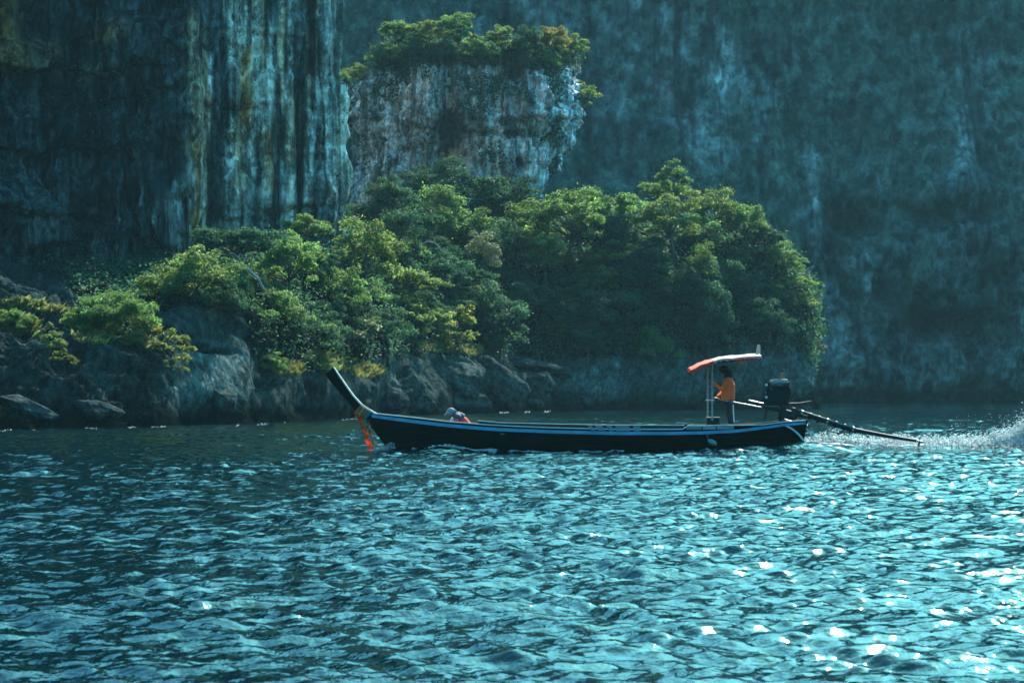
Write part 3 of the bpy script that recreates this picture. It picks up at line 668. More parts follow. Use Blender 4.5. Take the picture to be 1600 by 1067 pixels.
PL = [
 # on the pillar
 ('bush', 'olive', 566, 92, 24, 'olive shrub at the far left edge of the pillar top'),
 ('umbrella', 'green', 618, 44, 38, 'flat-topped green tree jutting out left above the pillar top'),
 ('round', 'dark', 640, 78, 26, 'dark round shrub under the flat-topped tree on the pillar'),
 ('bush', 'green', 600, 84, 34, 'green bushy shrub between the pillar edge and its flat-topped tree'),
 ('round', 'olive', 672, 50, 26, 'olive tree just left of the tallest tree on the pillar'),
 ('tall', 'green', 714, 48, 32, 'tallest tree on the pillar top with a rounded dark crown'),
 ('bush', 'dark', 690, 80, 30, 'dark shrub at the foot of the tallest pillar tree'),
 ('bush', 'green', 742, 78, 28, 'light green shrub right of the tallest pillar tree'),
 ('round', 'olive', 783, 62, 26, 'rounded olive tree in the middle of the pillar top'),
 ('round', 'dark', 822, 66, 28, 'dark green tree right of the middle of the pillar top'),
 ('round', 'rust', 866, 62, 30, 'rusty yellow crown near the right end of the pillar top'),
 ('round', 'olive', 896, 78, 28, 'olive tree leaning over the right corner of the pillar'),
 ('sparse', 'olive', 912, 108, 24, 'loose leafy tree hanging over the upper right edge of the pillar'),
 ('bush', 'green', 850, 92, 28, 'green shrub below the rusty crown on the pillar'),
 ('sparse', 'olive', 902, 205, 17, 'small loose shrub clinging to the right side of the pillar halfway down'),
 ('sparse', 'yellow', 880, 288, 11, 'tiny yellowish shrub near the narrow foot of the pillar'),
 ('bush', 'dark', 905, 150, 13, 'dark tuft on the right rim of the pillar under the overhanging tree'),
 ('bush', 'olive', 538, 22, 11, 'small sunlit shrub on the right edge of the tall cliff, at the very top'),
 ('bush', 'olive', 548, 72, 11, 'small sunlit shrub on the right edge of the tall cliff, below another'),
 ('bush', 'dark', 541, 128, 9, 'dark little shrub on the right edge of the tall cliff, lowest of three'),
 ('bush', 'dark', 549, 190, 13, 'dark shrub in the gap between cliff and pillar'),
 # back slope under the pillar
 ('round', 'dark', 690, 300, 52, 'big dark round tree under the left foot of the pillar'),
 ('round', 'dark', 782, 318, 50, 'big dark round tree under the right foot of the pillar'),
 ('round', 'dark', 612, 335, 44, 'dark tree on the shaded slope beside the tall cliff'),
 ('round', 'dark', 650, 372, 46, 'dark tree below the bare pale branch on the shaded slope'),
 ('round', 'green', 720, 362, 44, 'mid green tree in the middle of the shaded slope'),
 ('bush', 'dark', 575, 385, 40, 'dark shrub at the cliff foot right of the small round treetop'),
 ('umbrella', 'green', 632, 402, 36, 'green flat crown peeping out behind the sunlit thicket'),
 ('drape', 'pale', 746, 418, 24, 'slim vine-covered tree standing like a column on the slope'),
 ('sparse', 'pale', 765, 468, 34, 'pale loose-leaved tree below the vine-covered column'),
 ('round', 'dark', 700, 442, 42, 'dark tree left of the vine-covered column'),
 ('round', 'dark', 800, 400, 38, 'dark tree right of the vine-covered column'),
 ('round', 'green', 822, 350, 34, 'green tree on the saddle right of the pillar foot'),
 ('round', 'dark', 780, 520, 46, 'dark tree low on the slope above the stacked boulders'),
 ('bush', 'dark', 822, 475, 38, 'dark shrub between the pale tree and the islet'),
 # islet
 ('round', 'green', 893, 352, 58, 'big domed tree at the left end of the islet crest'),
 ('round', 'olive', 912, 326, 26, 'sunlit crown rising behind the big domed islet tree'),
 ('tall', 'green', 968, 340, 33, 'tree with a dark bare trunk on the islet crest'),
 ('round', 'olive', 838, 385, 24, 'sunlit shrub hanging left of the big domed islet tree'),
 ('umbrella', 'green', 1035, 308, 36, 'dark flat crown right below the highest treetop of the islet'),
 ('tall', 'green', 1052, 292, 24, 'highest treetop of the islet, standing clear of the rest'),
 ('tall', 'olive', 1050, 352, 36, 'yellowish olive tree under the highest islet treetop'),
 ('round', 'olive', 1118, 345, 40, 'broad olive crown right of the highest treetop'),
 ('round', 'green', 1162, 352, 34, 'green crown near the right end of the islet crest'),
 ('round', 'green', 1092, 372, 34, 'green crown between two olive crowns of the islet crest'),
 ('umbrella', 'dark', 1196, 378, 34, 'dark flat crown on the right shoulder of the islet'),
 ('round', 'green', 1222, 412, 30, 'green crown halfway down the right shoulder of the islet'),
 ('umbrella', 'green', 1238, 446, 28, 'flat green crown on the right edge of the islet'),
 ('bush', 'olive', 1252, 474, 22, 'sunlit shrub on the lower right edge of the islet'),
 ('sparse', 'pale', 1274, 500, 15, 'thin pale sprig sticking out of the right edge of the islet'),
 ('sparse', 'olive', 962, 402, 38, 'loose sunlit olive tree in the upper middle of the islet'),
 ('sparse', 'olive', 1010, 392, 20, 'small sunlit shrub right of the loose olive islet tree'),
 ('bush', 'green', 930, 440, 34, 'green shrub under the loose olive islet tree'),
 ('sparse', 'yellow', 884, 516, 24, 'bright yellow-green shrub hanging at the left end of the islet face'),
 ('bush', 'dark', 960, 500, 50, 'wide dark shrub in the middle of the islet face'),
 ('bush', 'dark', 1045, 460, 48, 'dark shrub under the olive crowns of the islet'),
 ('bush', 'green', 1015, 545, 42, 'green drooping shrub low on the islet face'),
 ('bush', 'dark', 1125, 440, 44, 'dark shrub in the upper right of the islet face'),
 ('bush', 'dark', 1175, 500, 36, 'dark shrub low on the right of the islet face'),
 ('round', 'dark', 1000, 430, 36, 'dark rounded tree in the centre of the islet'),
 ('bush', 'dark', 905, 475, 36, 'dark shrub above the bright yellow-green one on the islet'),
 ('bush', 'dark', 1090, 520, 36, 'dark shrub above the boat awning'),
 ('bush', 'dark', 1215, 470, 30, 'dark shrub inside the right edge of the islet'),
 # left shore thicket
 ('umbrella', 'dark', 372, 388, 66, 'wide dark green umbrella tree against the foot of the tall cliff'),
 ('umbrella', 'green', 486, 366, 42, 'small round treetop rising highest above the sunlit thicket'),
 ('bush', 'olive', 258, 452, 46, 'sunlit olive shrub at the far left end of the thicket'),
 ('bush', 'green', 352, 458, 42, 'green shrub on the rock right of the sunlit olive ones'),
 ('bush', 'olive', 306, 440, 54, 'broad sunlit olive shrub at the left end of the thicket'),
 ('round', 'green', 455, 420, 52, 'green tree between the umbrella tree and the thicket middle'),
 ('round', 'olive', 560, 420, 56, 'olive tree in the middle top of the sunlit thicket'),
 ('umbrella', 'olive', 628, 452, 56, 'olive spreading tree at the right end of the thicket'),
 ('round', 'green', 520, 462, 48, 'green tree in the heart of the thicket'),
 ('bush', 'green', 432, 492, 50, 'soft light green shrub below the thicket, right of the pale slab'),
 ('sparse', 'pale', 546, 520, 48, 'pale glossy-leaved shrub above the boat prow'),
 ('sparse', 'olive', 640, 505, 38, 'yellowish olive shrub at the lower right of the thicket'),
 ('bush', 'dark', 490, 535, 46, 'dark shrub in the shade under the thicket'),
 ('bush', 'dark', 600, 520, 40, 'dark shrub between the pale and the olive shrub'),
 ('bush', 'dark', 345, 470, 44, 'dark shrub overhanging the pale slab'),
 ('sparse', 'yellow', 716, 518, 40, 'yellow shrub with large leaves on the boulder behind the seated man'),
 ('sparse', 'yellow', 760, 530, 16, 'small yellow sprig right of the large-leaved yellow shrub'),
 ('grassy', 'green', 180, 500, 64, 'big rounded grassy hump on the left shore rock'),
 ('grassy', 'green', 135, 505, 36, 'green grassy shrub left of the big grassy hump'),
 ('bush', 'olive', 178, 474, 24, 'leafy shrub on top of the big grassy hump'),
 ('grassy', 'straw', 205, 535, 26, 'straw-yellow tuft below the big grassy hump'),
 ('sparse', 'yellow', 262, 545, 34, 'yellow-green shrub left of the dark cleft in the rock'),
 ('sparse', 'yellow', 275, 570, 22, 'yellow shrub at the foot of the yellow-green one'),
 ('sparse', 'olive', 75, 535, 26, 'thin olive shrub on the left shore slope'),
 ('sparse', 'yellow', 100, 562, 18, 'thin yellow shrub trailing down the left shore slope'),
 ('grassy', 'green', 18, 505, 32, 'green grass clump at the left border of the photo'),
 ('bush', 'green', 418, 573, 28, 'small green shrub above the dark shore rocks'),
 ('bush', 'olive', 508, 575, 24, 'small olive shrub just above the prow tip'),
]
for a in PL:
    if a[3] < 100 and 580 < a[2] < 900: a = a[:3] + (a[3] + 5, a[4] * .86) + a[5:]
    plant(*a, cat='shrub' if a[0] in ('bush', 'sparse', 'grassy') else 'tree')

ANCH = {
 'islet face': [('big domed tree', 893, 352), ('highest treetop', 1052, 292), ('loose olive tree', 962, 402), ('bright yellow-green shrub', 884, 516), ('boat awning', 1130, 562), ('thin pale sprig', 1274, 500), ('dark flat shoulder crown', 1196, 378), ('green drooping shrub', 1015, 545), ('broad olive crown', 1118, 345)],
 'shaded slope': [('vine-covered column', 746, 418), ('pale loose-leaved tree', 765, 468), ('bare arching branch', 675, 390), ('big domed islet tree', 893, 352), ('yellow large-leaved shrub', 716, 518), ('stacked boulders', 840, 595), ('pillar foot', 740, 290)],
 'sunlit thicket': [('wide umbrella tree', 372, 388), ('small round treetop', 486, 366), ('soft light green shrub', 432, 492), ('pale glossy-leaved shrub', 546, 520), ('yellowish olive shrub', 640, 505), ('bleached bare branches', 392, 425)],
 'pillar rim': [('flat-topped pillar tree', 618, 44), ('tallest pillar tree', 714, 48), ('rusty pillar crown', 866, 62)],
}
DIRS = ['right of', 'above and right of', 'above', 'above and left of', 'left of', 'below and left of', 'below', 'below and right of']
_seen = set()
def place_label(zone, mat, r, x, y):
    size = 'small' if r < 24 else 'middling' if r < 29 else 'large'
    for far in ('just', 'a little way', 'well'):
        for nm, ax, ay in sorted(ANCH[zone], key=lambda a: math.hypot(a[1] - x, a[2] - y))[:4]:
            dist = math.hypot(ax - x, ay - y); w = 'just' if dist < 45 else 'a little way' if dist < 100 else 'well'
            if w != far: continue
            k = int(round(math.atan2(ay - y, x - ax) / (math.pi / 4))) % 8
            l = f"{size} {mat.replace('dark', 'dark green')} shrub {w} {DIRS[k]} the {nm}"
            if l not in _seen: _seen.add(l); return l
    return None
def filler(n, xr, yr, test, kinds, mats, rr, zone, group):
    k = 0; tries = 0; pts = []
    while k < n and tries < n * 60:
        tries += 1
        x, y = random.uniform(*xr), random.uniform(*yr)
        if not test(x, y) or any(math.hypot(a - x, b - y) < rr[0] * .8 for a, b in pts): continue
        m, r = random.choice(mats), random.uniform(*rr); l = place_label(zone, m, r, x, y)
        if l is None: continue
        pts.append((x, y)); plant(random.choice(kinds), m, x, y, r, l, 'shrub', group, 'shrub'); k += 1
isl_top = lambda x: np.interp(x, [830, 880, 960, 1060, 1150, 1215, 1255], [400, 385, 375, 385, 395, 435, 490])
isl_bot = lambda x: np.interp(x, [830, 900, 960, 1010, 1100, 1200, 1260], [540, 545, 550, 550, 530, 520, 520])
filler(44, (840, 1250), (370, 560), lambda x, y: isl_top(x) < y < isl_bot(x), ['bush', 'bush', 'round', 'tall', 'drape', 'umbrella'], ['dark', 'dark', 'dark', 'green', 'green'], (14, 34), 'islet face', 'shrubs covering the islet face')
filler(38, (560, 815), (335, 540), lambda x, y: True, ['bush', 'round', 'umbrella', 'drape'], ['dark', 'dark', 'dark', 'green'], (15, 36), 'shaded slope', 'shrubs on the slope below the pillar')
filler(26, (400, 690), (405, 560), lambda x, y: y < np.interp(x, [400, 480, 690], [500, 545, 530]), ['bush', 'round', 'umbrella'], ['green', 'green', 'olive', 'dark', 'dark'], (14, 34), 'sunlit thicket', 'shrubs in the sunlit thicket')

# ground cover that nobody could count
def scatter(P, n, mask, count, size, push, seed, r):
    nu, nv = mask.shape
    a = np.linalg.norm(np.cross(np.gradient(P, axis=0), np.gradient(P, axis=1)), axis=-1) * mask
    a = np.clip(a, 0, None).ravel(); idx = r.choice(nu * nv, count, p=a / a.sum())
    p = P.reshape(-1, 3)[idx]; nn = n.reshape(-1, 3)[idx]
    lift = push * (.25 + .75 * np.clip(.5 + fbm(p * .8 + seed, 3), 0, 1.4)) * r.uniform(.2, 1, count)
    c = p + nn * lift[:, None] + r.normal(size=(count, 3)) * size * .8; c[:, 2] += lift * .3
    L = size * r.uniform(.6, 1.4, count) * np.clip(p[:, 1] / 180, .5, 1.1)
    V = leaf_quads(c, nn * .6 + C3(0, 0, .7), L, L * r.uniform(.4, .65, count), r)
    tone = np.exp(.6 * fbm(p * .5 + seed + 8, 3))
    return V, leaf_cols(count, r) * np.repeat(tone, 4)[:, None]
r_ = np.random.default_rng(21)
sx, sy = toPX(SH_P)
V1, c1 = scatter(SH_P, SH_N, SH_VEG * (sx > -90) * (SH_P[..., 2] > 1.2), 70000, .30, .9, 1, r_)
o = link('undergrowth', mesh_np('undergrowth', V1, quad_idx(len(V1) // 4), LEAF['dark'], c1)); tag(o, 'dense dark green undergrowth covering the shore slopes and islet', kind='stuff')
pxx, pyy = toPX(PI_P)
frontm = (PI_P[..., 1] < 223)
mk = np.clip(sstep(-12, 10, 96 - pyy + 14 * fbm(PI_P * .4, 3)) * 1.0 + frontm * sstep(.0, .35, fbm(PI_P * C3(.22, .2, .3) + 4, 3) + .95 * np.exp(-((pxx - 770) / 75) ** 2 - ((pyy - 135) / 38) ** 2) + .45 * np.exp(-((pxx - 660) / 60) ** 2 - ((pyy - 125) / 22) ** 2) - .32) * (pyy < 330), 0, 1)
V2, c2 = scatter(PI_P, PI_N, mk, 14000, .30, .8, 2, r_)
o = link('creepers', mesh_np('creepers', V2, quad_idx(len(V2) // 4), LEAF['dark'], c2)); tag(o, 'dark creepers hanging over the rim and face of the pillar', kind='stuff')
lx, ly = toPX(LC_P)
mk = sstep(.12, .4, fbm(LC_P * C3(.16, .16, .2) + 60, 3)) * (lx < 260) * (ly > 90) * (ly < 480) + sstep(-8, 8, lx - 541) * (ly < 130) * .5
V4, c4 = scatter(LC_P, LC_N, mk, 6000, .24, .45, 4, r_)
o = link('cliff_creepers', mesh_np('cliff_creepers', V4, quad_idx(len(V4) // 4), LEAF['dark'], c4)); tag(o, 'sparse dark creepers on the ledges of the tall cliff', kind='stuff')
# dry grass on the rock shoulders
def grass_patches(patches, per):
    pts = []
    for (x, y, rx, ry) in patches:
        for k in range(per):
            a, q = random.uniform(0, 6.28), math.sqrt(random.random())
            h = BVH.ray_cast(EYE, (px(x + rx * q * math.cos(a), y + ry * q * math.sin(a), 10.) - EYE).normalized())
            if h[0] is not None: pts.append((*h[0], h[0].y))
    p = np.array(pts)[:, :3]; n = len(p); L = r_.uniform(.18, .5, n)
    d = r_.normal(size=(n, 3)) * .45; d[:, 2] = 1; d /= np.linalg.norm(d, axis=1)[:, None]
    s = np.cross(d, r_.normal(size=(n, 3))); s /= np.linalg.norm(s, axis=1)[:, None]; s *= .022
    bend = r_.normal(size=(n, 3)) * .12; bend[:, 2] = -.12
    V = np.stack([p - s - d * .05, p + s - d * .05, p + d * L[:, None] + bend * L[:, None] * 2, p + d * L[:, None] * .5 - s * .8], 1).reshape(-1, 3)
    c = leaf_cols(n, r_, .3, .4)
    return V, c
V5, c5 = grass_patches([(540, 572, 34, 9), (575, 582, 28, 9), (500, 560, 26, 8), (690, 542, 40, 10), (740, 548, 22, 8), (30, 478, 40, 7), (80, 488, 26, 5), (30, 510, 34, 14), (150, 520, 40, 20), (230, 525, 20, 24), (200, 490, 40, 16), (450, 578, 26, 10), (1268, 540, 6, 22)], 900)
o = link('grass', mesh_np('grass', V5, quad_idx(len(V5) // 4), LEAF['straw'], c5)); tag(o, 'dry golden grass on the sunlit rock shoulders', kind='stuff')

def dead_branch(pts_px, D, label):
    p0 = px(*pts_px[0], D)
    t = thing('bare_tree', p0, label, 'bare tree'); bm = bmesh.new()
    main = [px(x, y, D + random.uniform(-.3, .3)) for x, y in pts_px]
    tube(bm, main, np.linspace(.075, .02, len(main)).tolist(), 6); obj('trunk', bm, M_DEAD, t)
    for k in range(1, len(main)):
        for s in (-1, 1):
            if random.random() < .25: continue
            d = (main[k] - main[k - 1]); L = d.length * random.uniform(.7, 1.2)
            e = main[k] + Vector((d.x + s * .8 * abs(d.z) + random.uniform(-.2, .2), random.uniform(-.4, .4), d.z * random.uniform(.1, .9))).normalized() * L
            m = (main[k] + e) / 2 + Vector((0, 0, .1)); bm = bmesh.new()
            tube(bm, [main[k], m, e], [.03, .022, .01], 5); obj('branch', bm, M_DEAD, t)
g0 = ground_at(392, 450)[0]
dead_branch([(412, 452), (404, 436), (392, 424), (380, 412), (372, 402)], g0.y - 2.5, 'bleached bare branches in front of the umbrella tree')
dead_branch([(694, 408), (690, 392), (680, 380), (668, 377), (655, 384)], 176, 'pale bare branch arching over the dark shaded slope')

# separate boulders along the water
def boulder(x, y, w, h, dep, rot, label, seed, flat=.0):
    base, _ = ground_at(x, y); D = base.y; c = px(x, y, D + dep * .12); s = D / F
    bm = bmesh.new(); vs = bmesh.ops.create_icosphere(bm, subdivisions=5, radius=1)['verts']
    P = np.array([v.co for v in vs]); r = np.random.default_rng(seed)
    for k in range(9):                                          # planes knock the ball into a block
        d = r.normal(size=3); d /= np.linalg.norm(d); t = r.uniform(.55, .8); q = P @ d
        P = P - np.clip(q - t, 0, None)[:, None] * d * .92
    P = P * (1 + .10 * fbm(P * 1.6 + seed, 4))[:, None] + .05 * P * (ridge(P * 3 + seed, 3) - .6)[:, None]
    P = P / np.abs(P).max(0)
    cr, sr = math.cos(rot), math.sin(rot)
    X, Z = P[:, 0] * w * s, P[:, 2] * h * s
    Wp = np.stack([X * cr + Z * sr, P[:, 1] * dep, -X * sr + Z * cr], -1)
    f = np.array([[v.index for v in fc.verts] for fc in bm.faces]); bm.free()
    wz = Wp[:, 2] + c.z
    col = mixc(np.broadcast_to(C3(.24, .245, .24), P.shape), C3(.36, .36, .345), sstep(-.2, .6, fbm(P * C3(1.5, 1.5, 4) + seed, 4)))
    col = mixc(col, ROCKD, sstep(.2, .7, fbm(P * 2 + seed + 9, 4)) * .6); col = mixc(col, C3(.015, .016, .015), (1 - sstep(.2, .8, wz + .2 * P[:, 0])) * .9)
    me = mesh_np('boulder', Wp, f, M_SHORE, col * (C3(.04, .06, .06) if seed == 11 else C3(.19, .25, .245)), True); o = link('boulder', me); o.location = c
    tag(o, label, 'boulder')
for a in [(775, 602, 52, 38, 2.2, .6, 'large smooth slab slanting down to the water behind the boat', 1),
          (705, 596, 62, 42, 2.6, .25, 'big grey boulder under the large-leaved yellow shrub', 2),
          (720, 632, 58, 28, 2.0, -.1, 'rounded boulder at the water behind the seated man', 3),
          (836, 600, 30, 22, 1.4, .1, 'squarish boulder right of the slanting slab', 4),
          (880, 622, 40, 24, 1.8, -.2, 'wide boulder at the water left of the islet foot', 5),
          (832, 572, 46, 12, 1.6, .08, 'flat ledge rock lying on top of the squarish boulder', 6),
          (868, 582, 28, 12, 1.2, .1, 'small flat rock right of the ledge rock', 7),
          (835, 632, 16, 10, .7, 0., 'small low rock at the water between slab and wide boulder', 8),
          (915, 628, 12, 16, .7, .1, 'narrow upright rock against the islet foot', 9),
          (600, 628, 44, 26, 1.5, .2, 'pale rounded rock behind the orange prow ribbons', 10),
          (1276, 629, 9, 10, .7, 0., 'dark lone rock at the right foot of the islet', 11),
          (150, 640, 46, 16, 1.0, .25, 'light ribbed rock at the left waterline', 12),
          (40, 635, 56, 18, 1.2, .25, 'pale sloping rock in the lower left shore', 13),
          (350, 625, 28, 24, .9, 0., 'dark rough rock below the pale slab', 14),
          (655, 635, 34, 22, 1.3, .3, 'low grey rock between the prow and the seated man', 15)]:
    boulder(*a)
# ------------------------------------------------------------------ the longtail boat
M_HULL = pmat('tarred_wood', (.011, .008, .006), .7, spec=.04, var=.85, scale=5, stretch=(.35, 1, 3.5), bump=.5)
M_DARK = pmat('dark_wood', (.022, .018, .014), .6, var=.4, scale=6, stretch=(.3, 1, 3), bump=.4)
M_BLUE = pmat('blue_paint', (.045, .25, .42), .45, var=.3, scale=7, stretch=(.4, 1, 2), bump=.25)
M_GREYW = pmat('weathered_boards', (.20, .21, .20), .8, var=.4, scale=7, stretch=(.3, 3, 3), bump=.4)
M_PALE = pmat('pale_paint_and_highlights', (.62, .60, .55), .55, var=.15, scale=9)
M_IRON = pmat('black_iron', (.010, .010, .010), .55, 0, .4, 14, .3, .25)
M_STEEL = pmat('worn_steel', (.20, .20, .20), .4, .7, .3, 18, .2)
M_COPPER = pmat('rusty_pipe', (.42, .16, .07), .6, .2, .4, 20, .3)
M_HOSE = pmat('pale_hose', (.55, .56, .52), .5, 0, .2, 20, .1)
M_RED = pmat('red_cloth', (.55, .10, .06), .8, var=.25, scale=14)
M_CANVAS = pmat('pale_canvas', (.50, .42, .36), .85, var=.15, scale=10)
M_PINK = pmat('faded_pink_paint', (.62, .36, .32), .6, var=.2)
M_ORIB = pmat('orange_ribbon', (.80, .13, .025), .6, var=.2, scale=25)
M_GRIB = pmat('green_ribbon', (.20, .42, .10), .6, var=.2, scale=25)
M_TRIB = pmat('teal_ribbon', (.05, .20, .19), .6, var=.2, scale=25)
M_PRIB = pmat('pink_ribbon', (.75, .32, .24), .6, var=.2, scale=25)
M_SKIN = pmat('tanned_skin', (.17, .085, .05), .5, var=.1, scale=30, bump=.05)
M_OSHIRT = pmat('orange_shirt', (.85, .105, .012), .85, var=.15, scale=16, bump=.4)
M_TROU = pmat('black_trousers', (.012, .012, .014), .8, var=.3, scale=16, bump=.4)
M_NAVY = pmat('navy_cloth', (.030, .045, .075), .8, var=.2, scale=16, bump=.3)
M_RSHIRT = pmat('red_shirt', (.68, .06, .055), .85, var=.15, scale=16, bump=.4)
M_CAP = pmat('grey_blue_cap', (.13, .18, .23), .75, var=.15, scale=22, bump=.2)
M_HAT = pmat('black_hat', (.010, .010, .011), .85, var=.2, scale=22, bump=.2)
M_HAIR = pmat('black_hair', (.008, .007, .007), .5, var=.2)
M_WHITE = pmat('white_cloth_and_rim_light', (.72, .72, .70), .7, var=.1)
M_FOAM = bpy.data.materials.new('sea_foam'); M_FOAM.use_nodes = True
_b = M_FOAM.node_tree.nodes['Principled BSDF']; _b.inputs['Base Color'].default_value = (.80, .88, .88, 1); _b.inputs['Roughness'].default_value = .5
def foam_glow(m):                                              # wet foam lets the sun through
    n = m.node_tree; b = n.nodes['Principled BSDF']; t = N(n, 'ShaderNodeBsdfTranslucent'); t.inputs[0].default_value = (.85, .92, .92, 1)
    a = N(n, 'ShaderNodeAddShader'); mx = N(n, 'ShaderNodeMixShader'); mx.inputs[0].default_value = .6; tr = N(n, 'ShaderNodeBsdfTransparent')
    n.links.new(b.outputs[0], mx.inputs[1]); n.links.new(t.outputs[0], mx.inputs[2]); out = n.nodes['Material Output']
    al = b.inputs['Alpha']
    if al.links:
        src = al.links[0].from_socket; n.links.remove(al.links[0]); al.default_value = 1
        m2 = N(n, 'ShaderNodeMixShader'); n.links.new(src, m2.inputs[0]); n.links.new(tr.outputs[0], m2.inputs[1]); n.links.new(mx.outputs[0], m2.inputs[2]); mx = m2
    n.links.new(mx.outputs[0], out.inputs['Surface'])
foam_glow(M_FOAM)

YB = 62.0
boat = thing('longtail_boat', (XB(910), YB, 0), 'long narrow black wooden longtail boat with a blue side stripe and raised prow', 'boat')
def hb(x):                                                     # half beam by photo column of the sheer
    return np.interp(x, [577, 590, 620, 660, 720, 800, 900, 1020, 1120, 1200, 1262], [.07, .15, .32, .50, .68, .80, .86, .86, .80, .68, .56])
stripe_y = lambda x: np.interp(x, [577, 610, 640, 700, 760, 800, 860, 940, 980, 1060, 1100, 1150, 1200, 1225, 1262], [647.3, 651.3, 655, 662, 667, 669.2, 671.6, 673.7, 674.4, 674.2, 673.4, 670.8, 665, 661.5, 659])
def zpix(x, y): return CH - (y - HZ) / F * (YB - hb(x))
gun_y = lambda x: stripe_y(x) - np.interp(x, [577, 640, 1067, 1070, 1140, 1190, 1262], [1.5, 3.0, 3.2, 8.8, 7.0, 2.2, 2.0])
def hull_pt(u, w, side, inset=0.):
    xt = 1262 + (577 - 1262) * u
    xb = np.interp(w, [0, .35, .55, .85, 1.], [640, 618, 606, 583, 577]); xs = np.interp(w, [0, .4, 1], [1250, 1254, 1262])
    X = XB(xs + (xb - xs) * u, YB - .5); b = max(.012, hb(xt) - inset)
    zg = zpix(xt, gun_y(xt)); zk = -.42 + .10 * (1 - u)
    y = b * (w ** .42 if w > 0 else .0) + .012
    return Vector((X, YB + side * y, zk + (zg - zk) * w))
def build_hull():
    bm = bmesh.new(); NU_, NW = 90, 14
    ws = [k / (NW - 1) for k in range(NW)]
    for side in (-1, 1):
        G = [[bm.verts.new(hull_pt(u, w, side)) for w in ws] + [bm.verts.new(hull_pt(u, w, side, .055) + Vector((0, 0, .0 if w == 1 else .03))) for w in ws[::-1]] for u in [(k / NU_) for k in range(NU_ + 1)]]
        for a, b in zip(G, G[1:]):
            for k in range(len(a) - 1): bm.faces.new((a[k], b[k], b[k + 1], a[k + 1]))
        bm.faces.new(G[0]); bm.faces.new(G[-1][::-1])
    # transom
    L = [bm.verts.new(hull_pt(.004, w, -1)) for w in ws]; R = [bm.verts.new(hull_pt(.004, w, 1)) for w in ws]
    for k in range(NW - 1): bm.faces.new((L[k], R[k], R[k + 1], L[k + 1]))
    obj('hull', bm, M_HULL, boat)
build_hull()
def side_band(name, f0, f1, x0, x1, off, th, mat, side=-1, n=70, par=None):
    """a board following the hull side between two photo-row functions"""
    bm = bmesh.new(); rows = []
    for k in range(n + 1):
        x = x0 + (x1 - x0) * k / n; b = hb(x) + off; X = XB(x, YB - .5)
        za, zb = zpix(x, f0(x)), zpix(x, f1(x))
        rows.append([bm.verts.new((X, YB + side * y, z)) for y, z in ((b, za), (b, zb), (b - th, zb), (b - th, za))])
    for a, b in zip(rows, rows[1:]):
        for k in range(4): bm.faces.new((a[k], b[k], b[(k + 1) % 4], a[(k + 1) % 4]))
    bm.faces.new(rows[0]); bm.faces.new(rows[-1][::-1])
    return obj(name, bm, mat, par or boat)
for sd in (-1, 1):
    side_band('rubbing_strake', stripe_y, lambda x: stripe_y(x) + np.interp(x, [577, 620, 900, 1150, 1262], [4.2, 5.2, 5.2, 4.8, 3.4]), 579, 1258, .030, .045, M_BLUE, sd)
    side_band('gunwale', lambda x: gun_y(x) - 1.3, lambda x: gun_y(x) + .2, 582, 1258, .012, .10, M_PALE if sd < 0 else M_DARK, sd)  # near rail is pale to put its sunlit top edge into the colour
    for w0 in (.80, .66):                                   # plank seams stand proud as thin lap edges
        bm = bmesh.new(); rows = []
        for k in range(71):
            u = .02 + .90 * k / 70; a, b = hull_pt(u, w0, sd), hull_pt(u, w0 - .035, sd); o_ = Vector((0, sd * .012, 0))
            rows.append([bm.verts.new(p) for p in (a - o_, a + o_, b + o_ * .4, b - o_)])
        for a, b in zip(rows, rows[1:]):
            for k in range(4): bm.faces.new((a[k], b[k], b[(k + 1) % 4], a[(k + 1) % 4]))
        obj('lap_edge', bm, M_HULL, boat)
COAM = lambda x: np.interp(x, [746, 780, 860, 940, 1068], [657.4, 660.6, 662.6, 664.2, 664.8])
side_band('coaming', COAM, lambda x: gun_y(x) + 3, 748, 1068, -.02, .03, M_DARK)
side_band('coaming_rail', lambda x: COAM(x) - 1.0, COAM, 747, 1068, -.01, .06, M_PALE)
def deck_boards(x0, x1, n, z, mat, name='deck_plank', wide=.62):
    for k in range(n):
        xa = XB(x0 + (x1 - x0) * k / n) + .012; xb = XB(x0 + (x1 - x0) * (k + 1) / n) - .012; w = (hb(x0 + (x1 - x0) * (k + .5) / n) - .07) * (.72 if z < .4 else .96)
        bm = bmesh.new(); box(bm, ((xa + xb) / 2, YB, z + random.uniform(-.008, .008)), (xb - xa, 2 * w, .035), None, .006); obj(name, bm, mat, boat)
deck_boards(612, 690, 5, .80, M_GREYW)                          # foredeck
deck_boards(700, 1066, 14, .22, M_GREYW, 'floor_plank')
deck_boards(1072, 1160, 6, .585, M_GREYW)                       # stern deck the helmsman stands on
deck_boards(1166, 1240, 4, .62, M_DARK)
for x in (790, 850, 985):
    bm = bmesh.new(); box(bm, (XB(x), YB, .50), (.26, 2 * hb(x) - .13, .035), None, .008); obj('thwart', bm, M_GREYW, boat)
def side_board(x, w, dy0, dy1, lean):                           # loose grey boards standing against the near side
    bm = bmesh.new(); Y = YB - hb(x) - .002; X = XB(x, Y)
    prism(bm, [(X + lean * .02, zpix(x, gun_y(x) + dy1)), (X + w * .0172, zpix(x, gun_y(x) + dy1)), (X + w * .0172 - lean * .035, zpix(x, gun_y(x) + dy0)), (X - lean * .035, zpix(x, gun_y(x) + dy0))], Y - .030, Y - .004)
    obj('board', bm, M_GREYW, boat, False)
for x, w, ln in ((922, 7, 2.2), (933, 12, 2.0), (950, 9, 1.6), (962, 22, .6), (990, 11, .3)): side_board(x, w, -6.0, 2.2, ln)
for x, w in ((1072, 24), (1098, 20), (1120, 26)): side_board(x, w, .3, 5.6, 0)
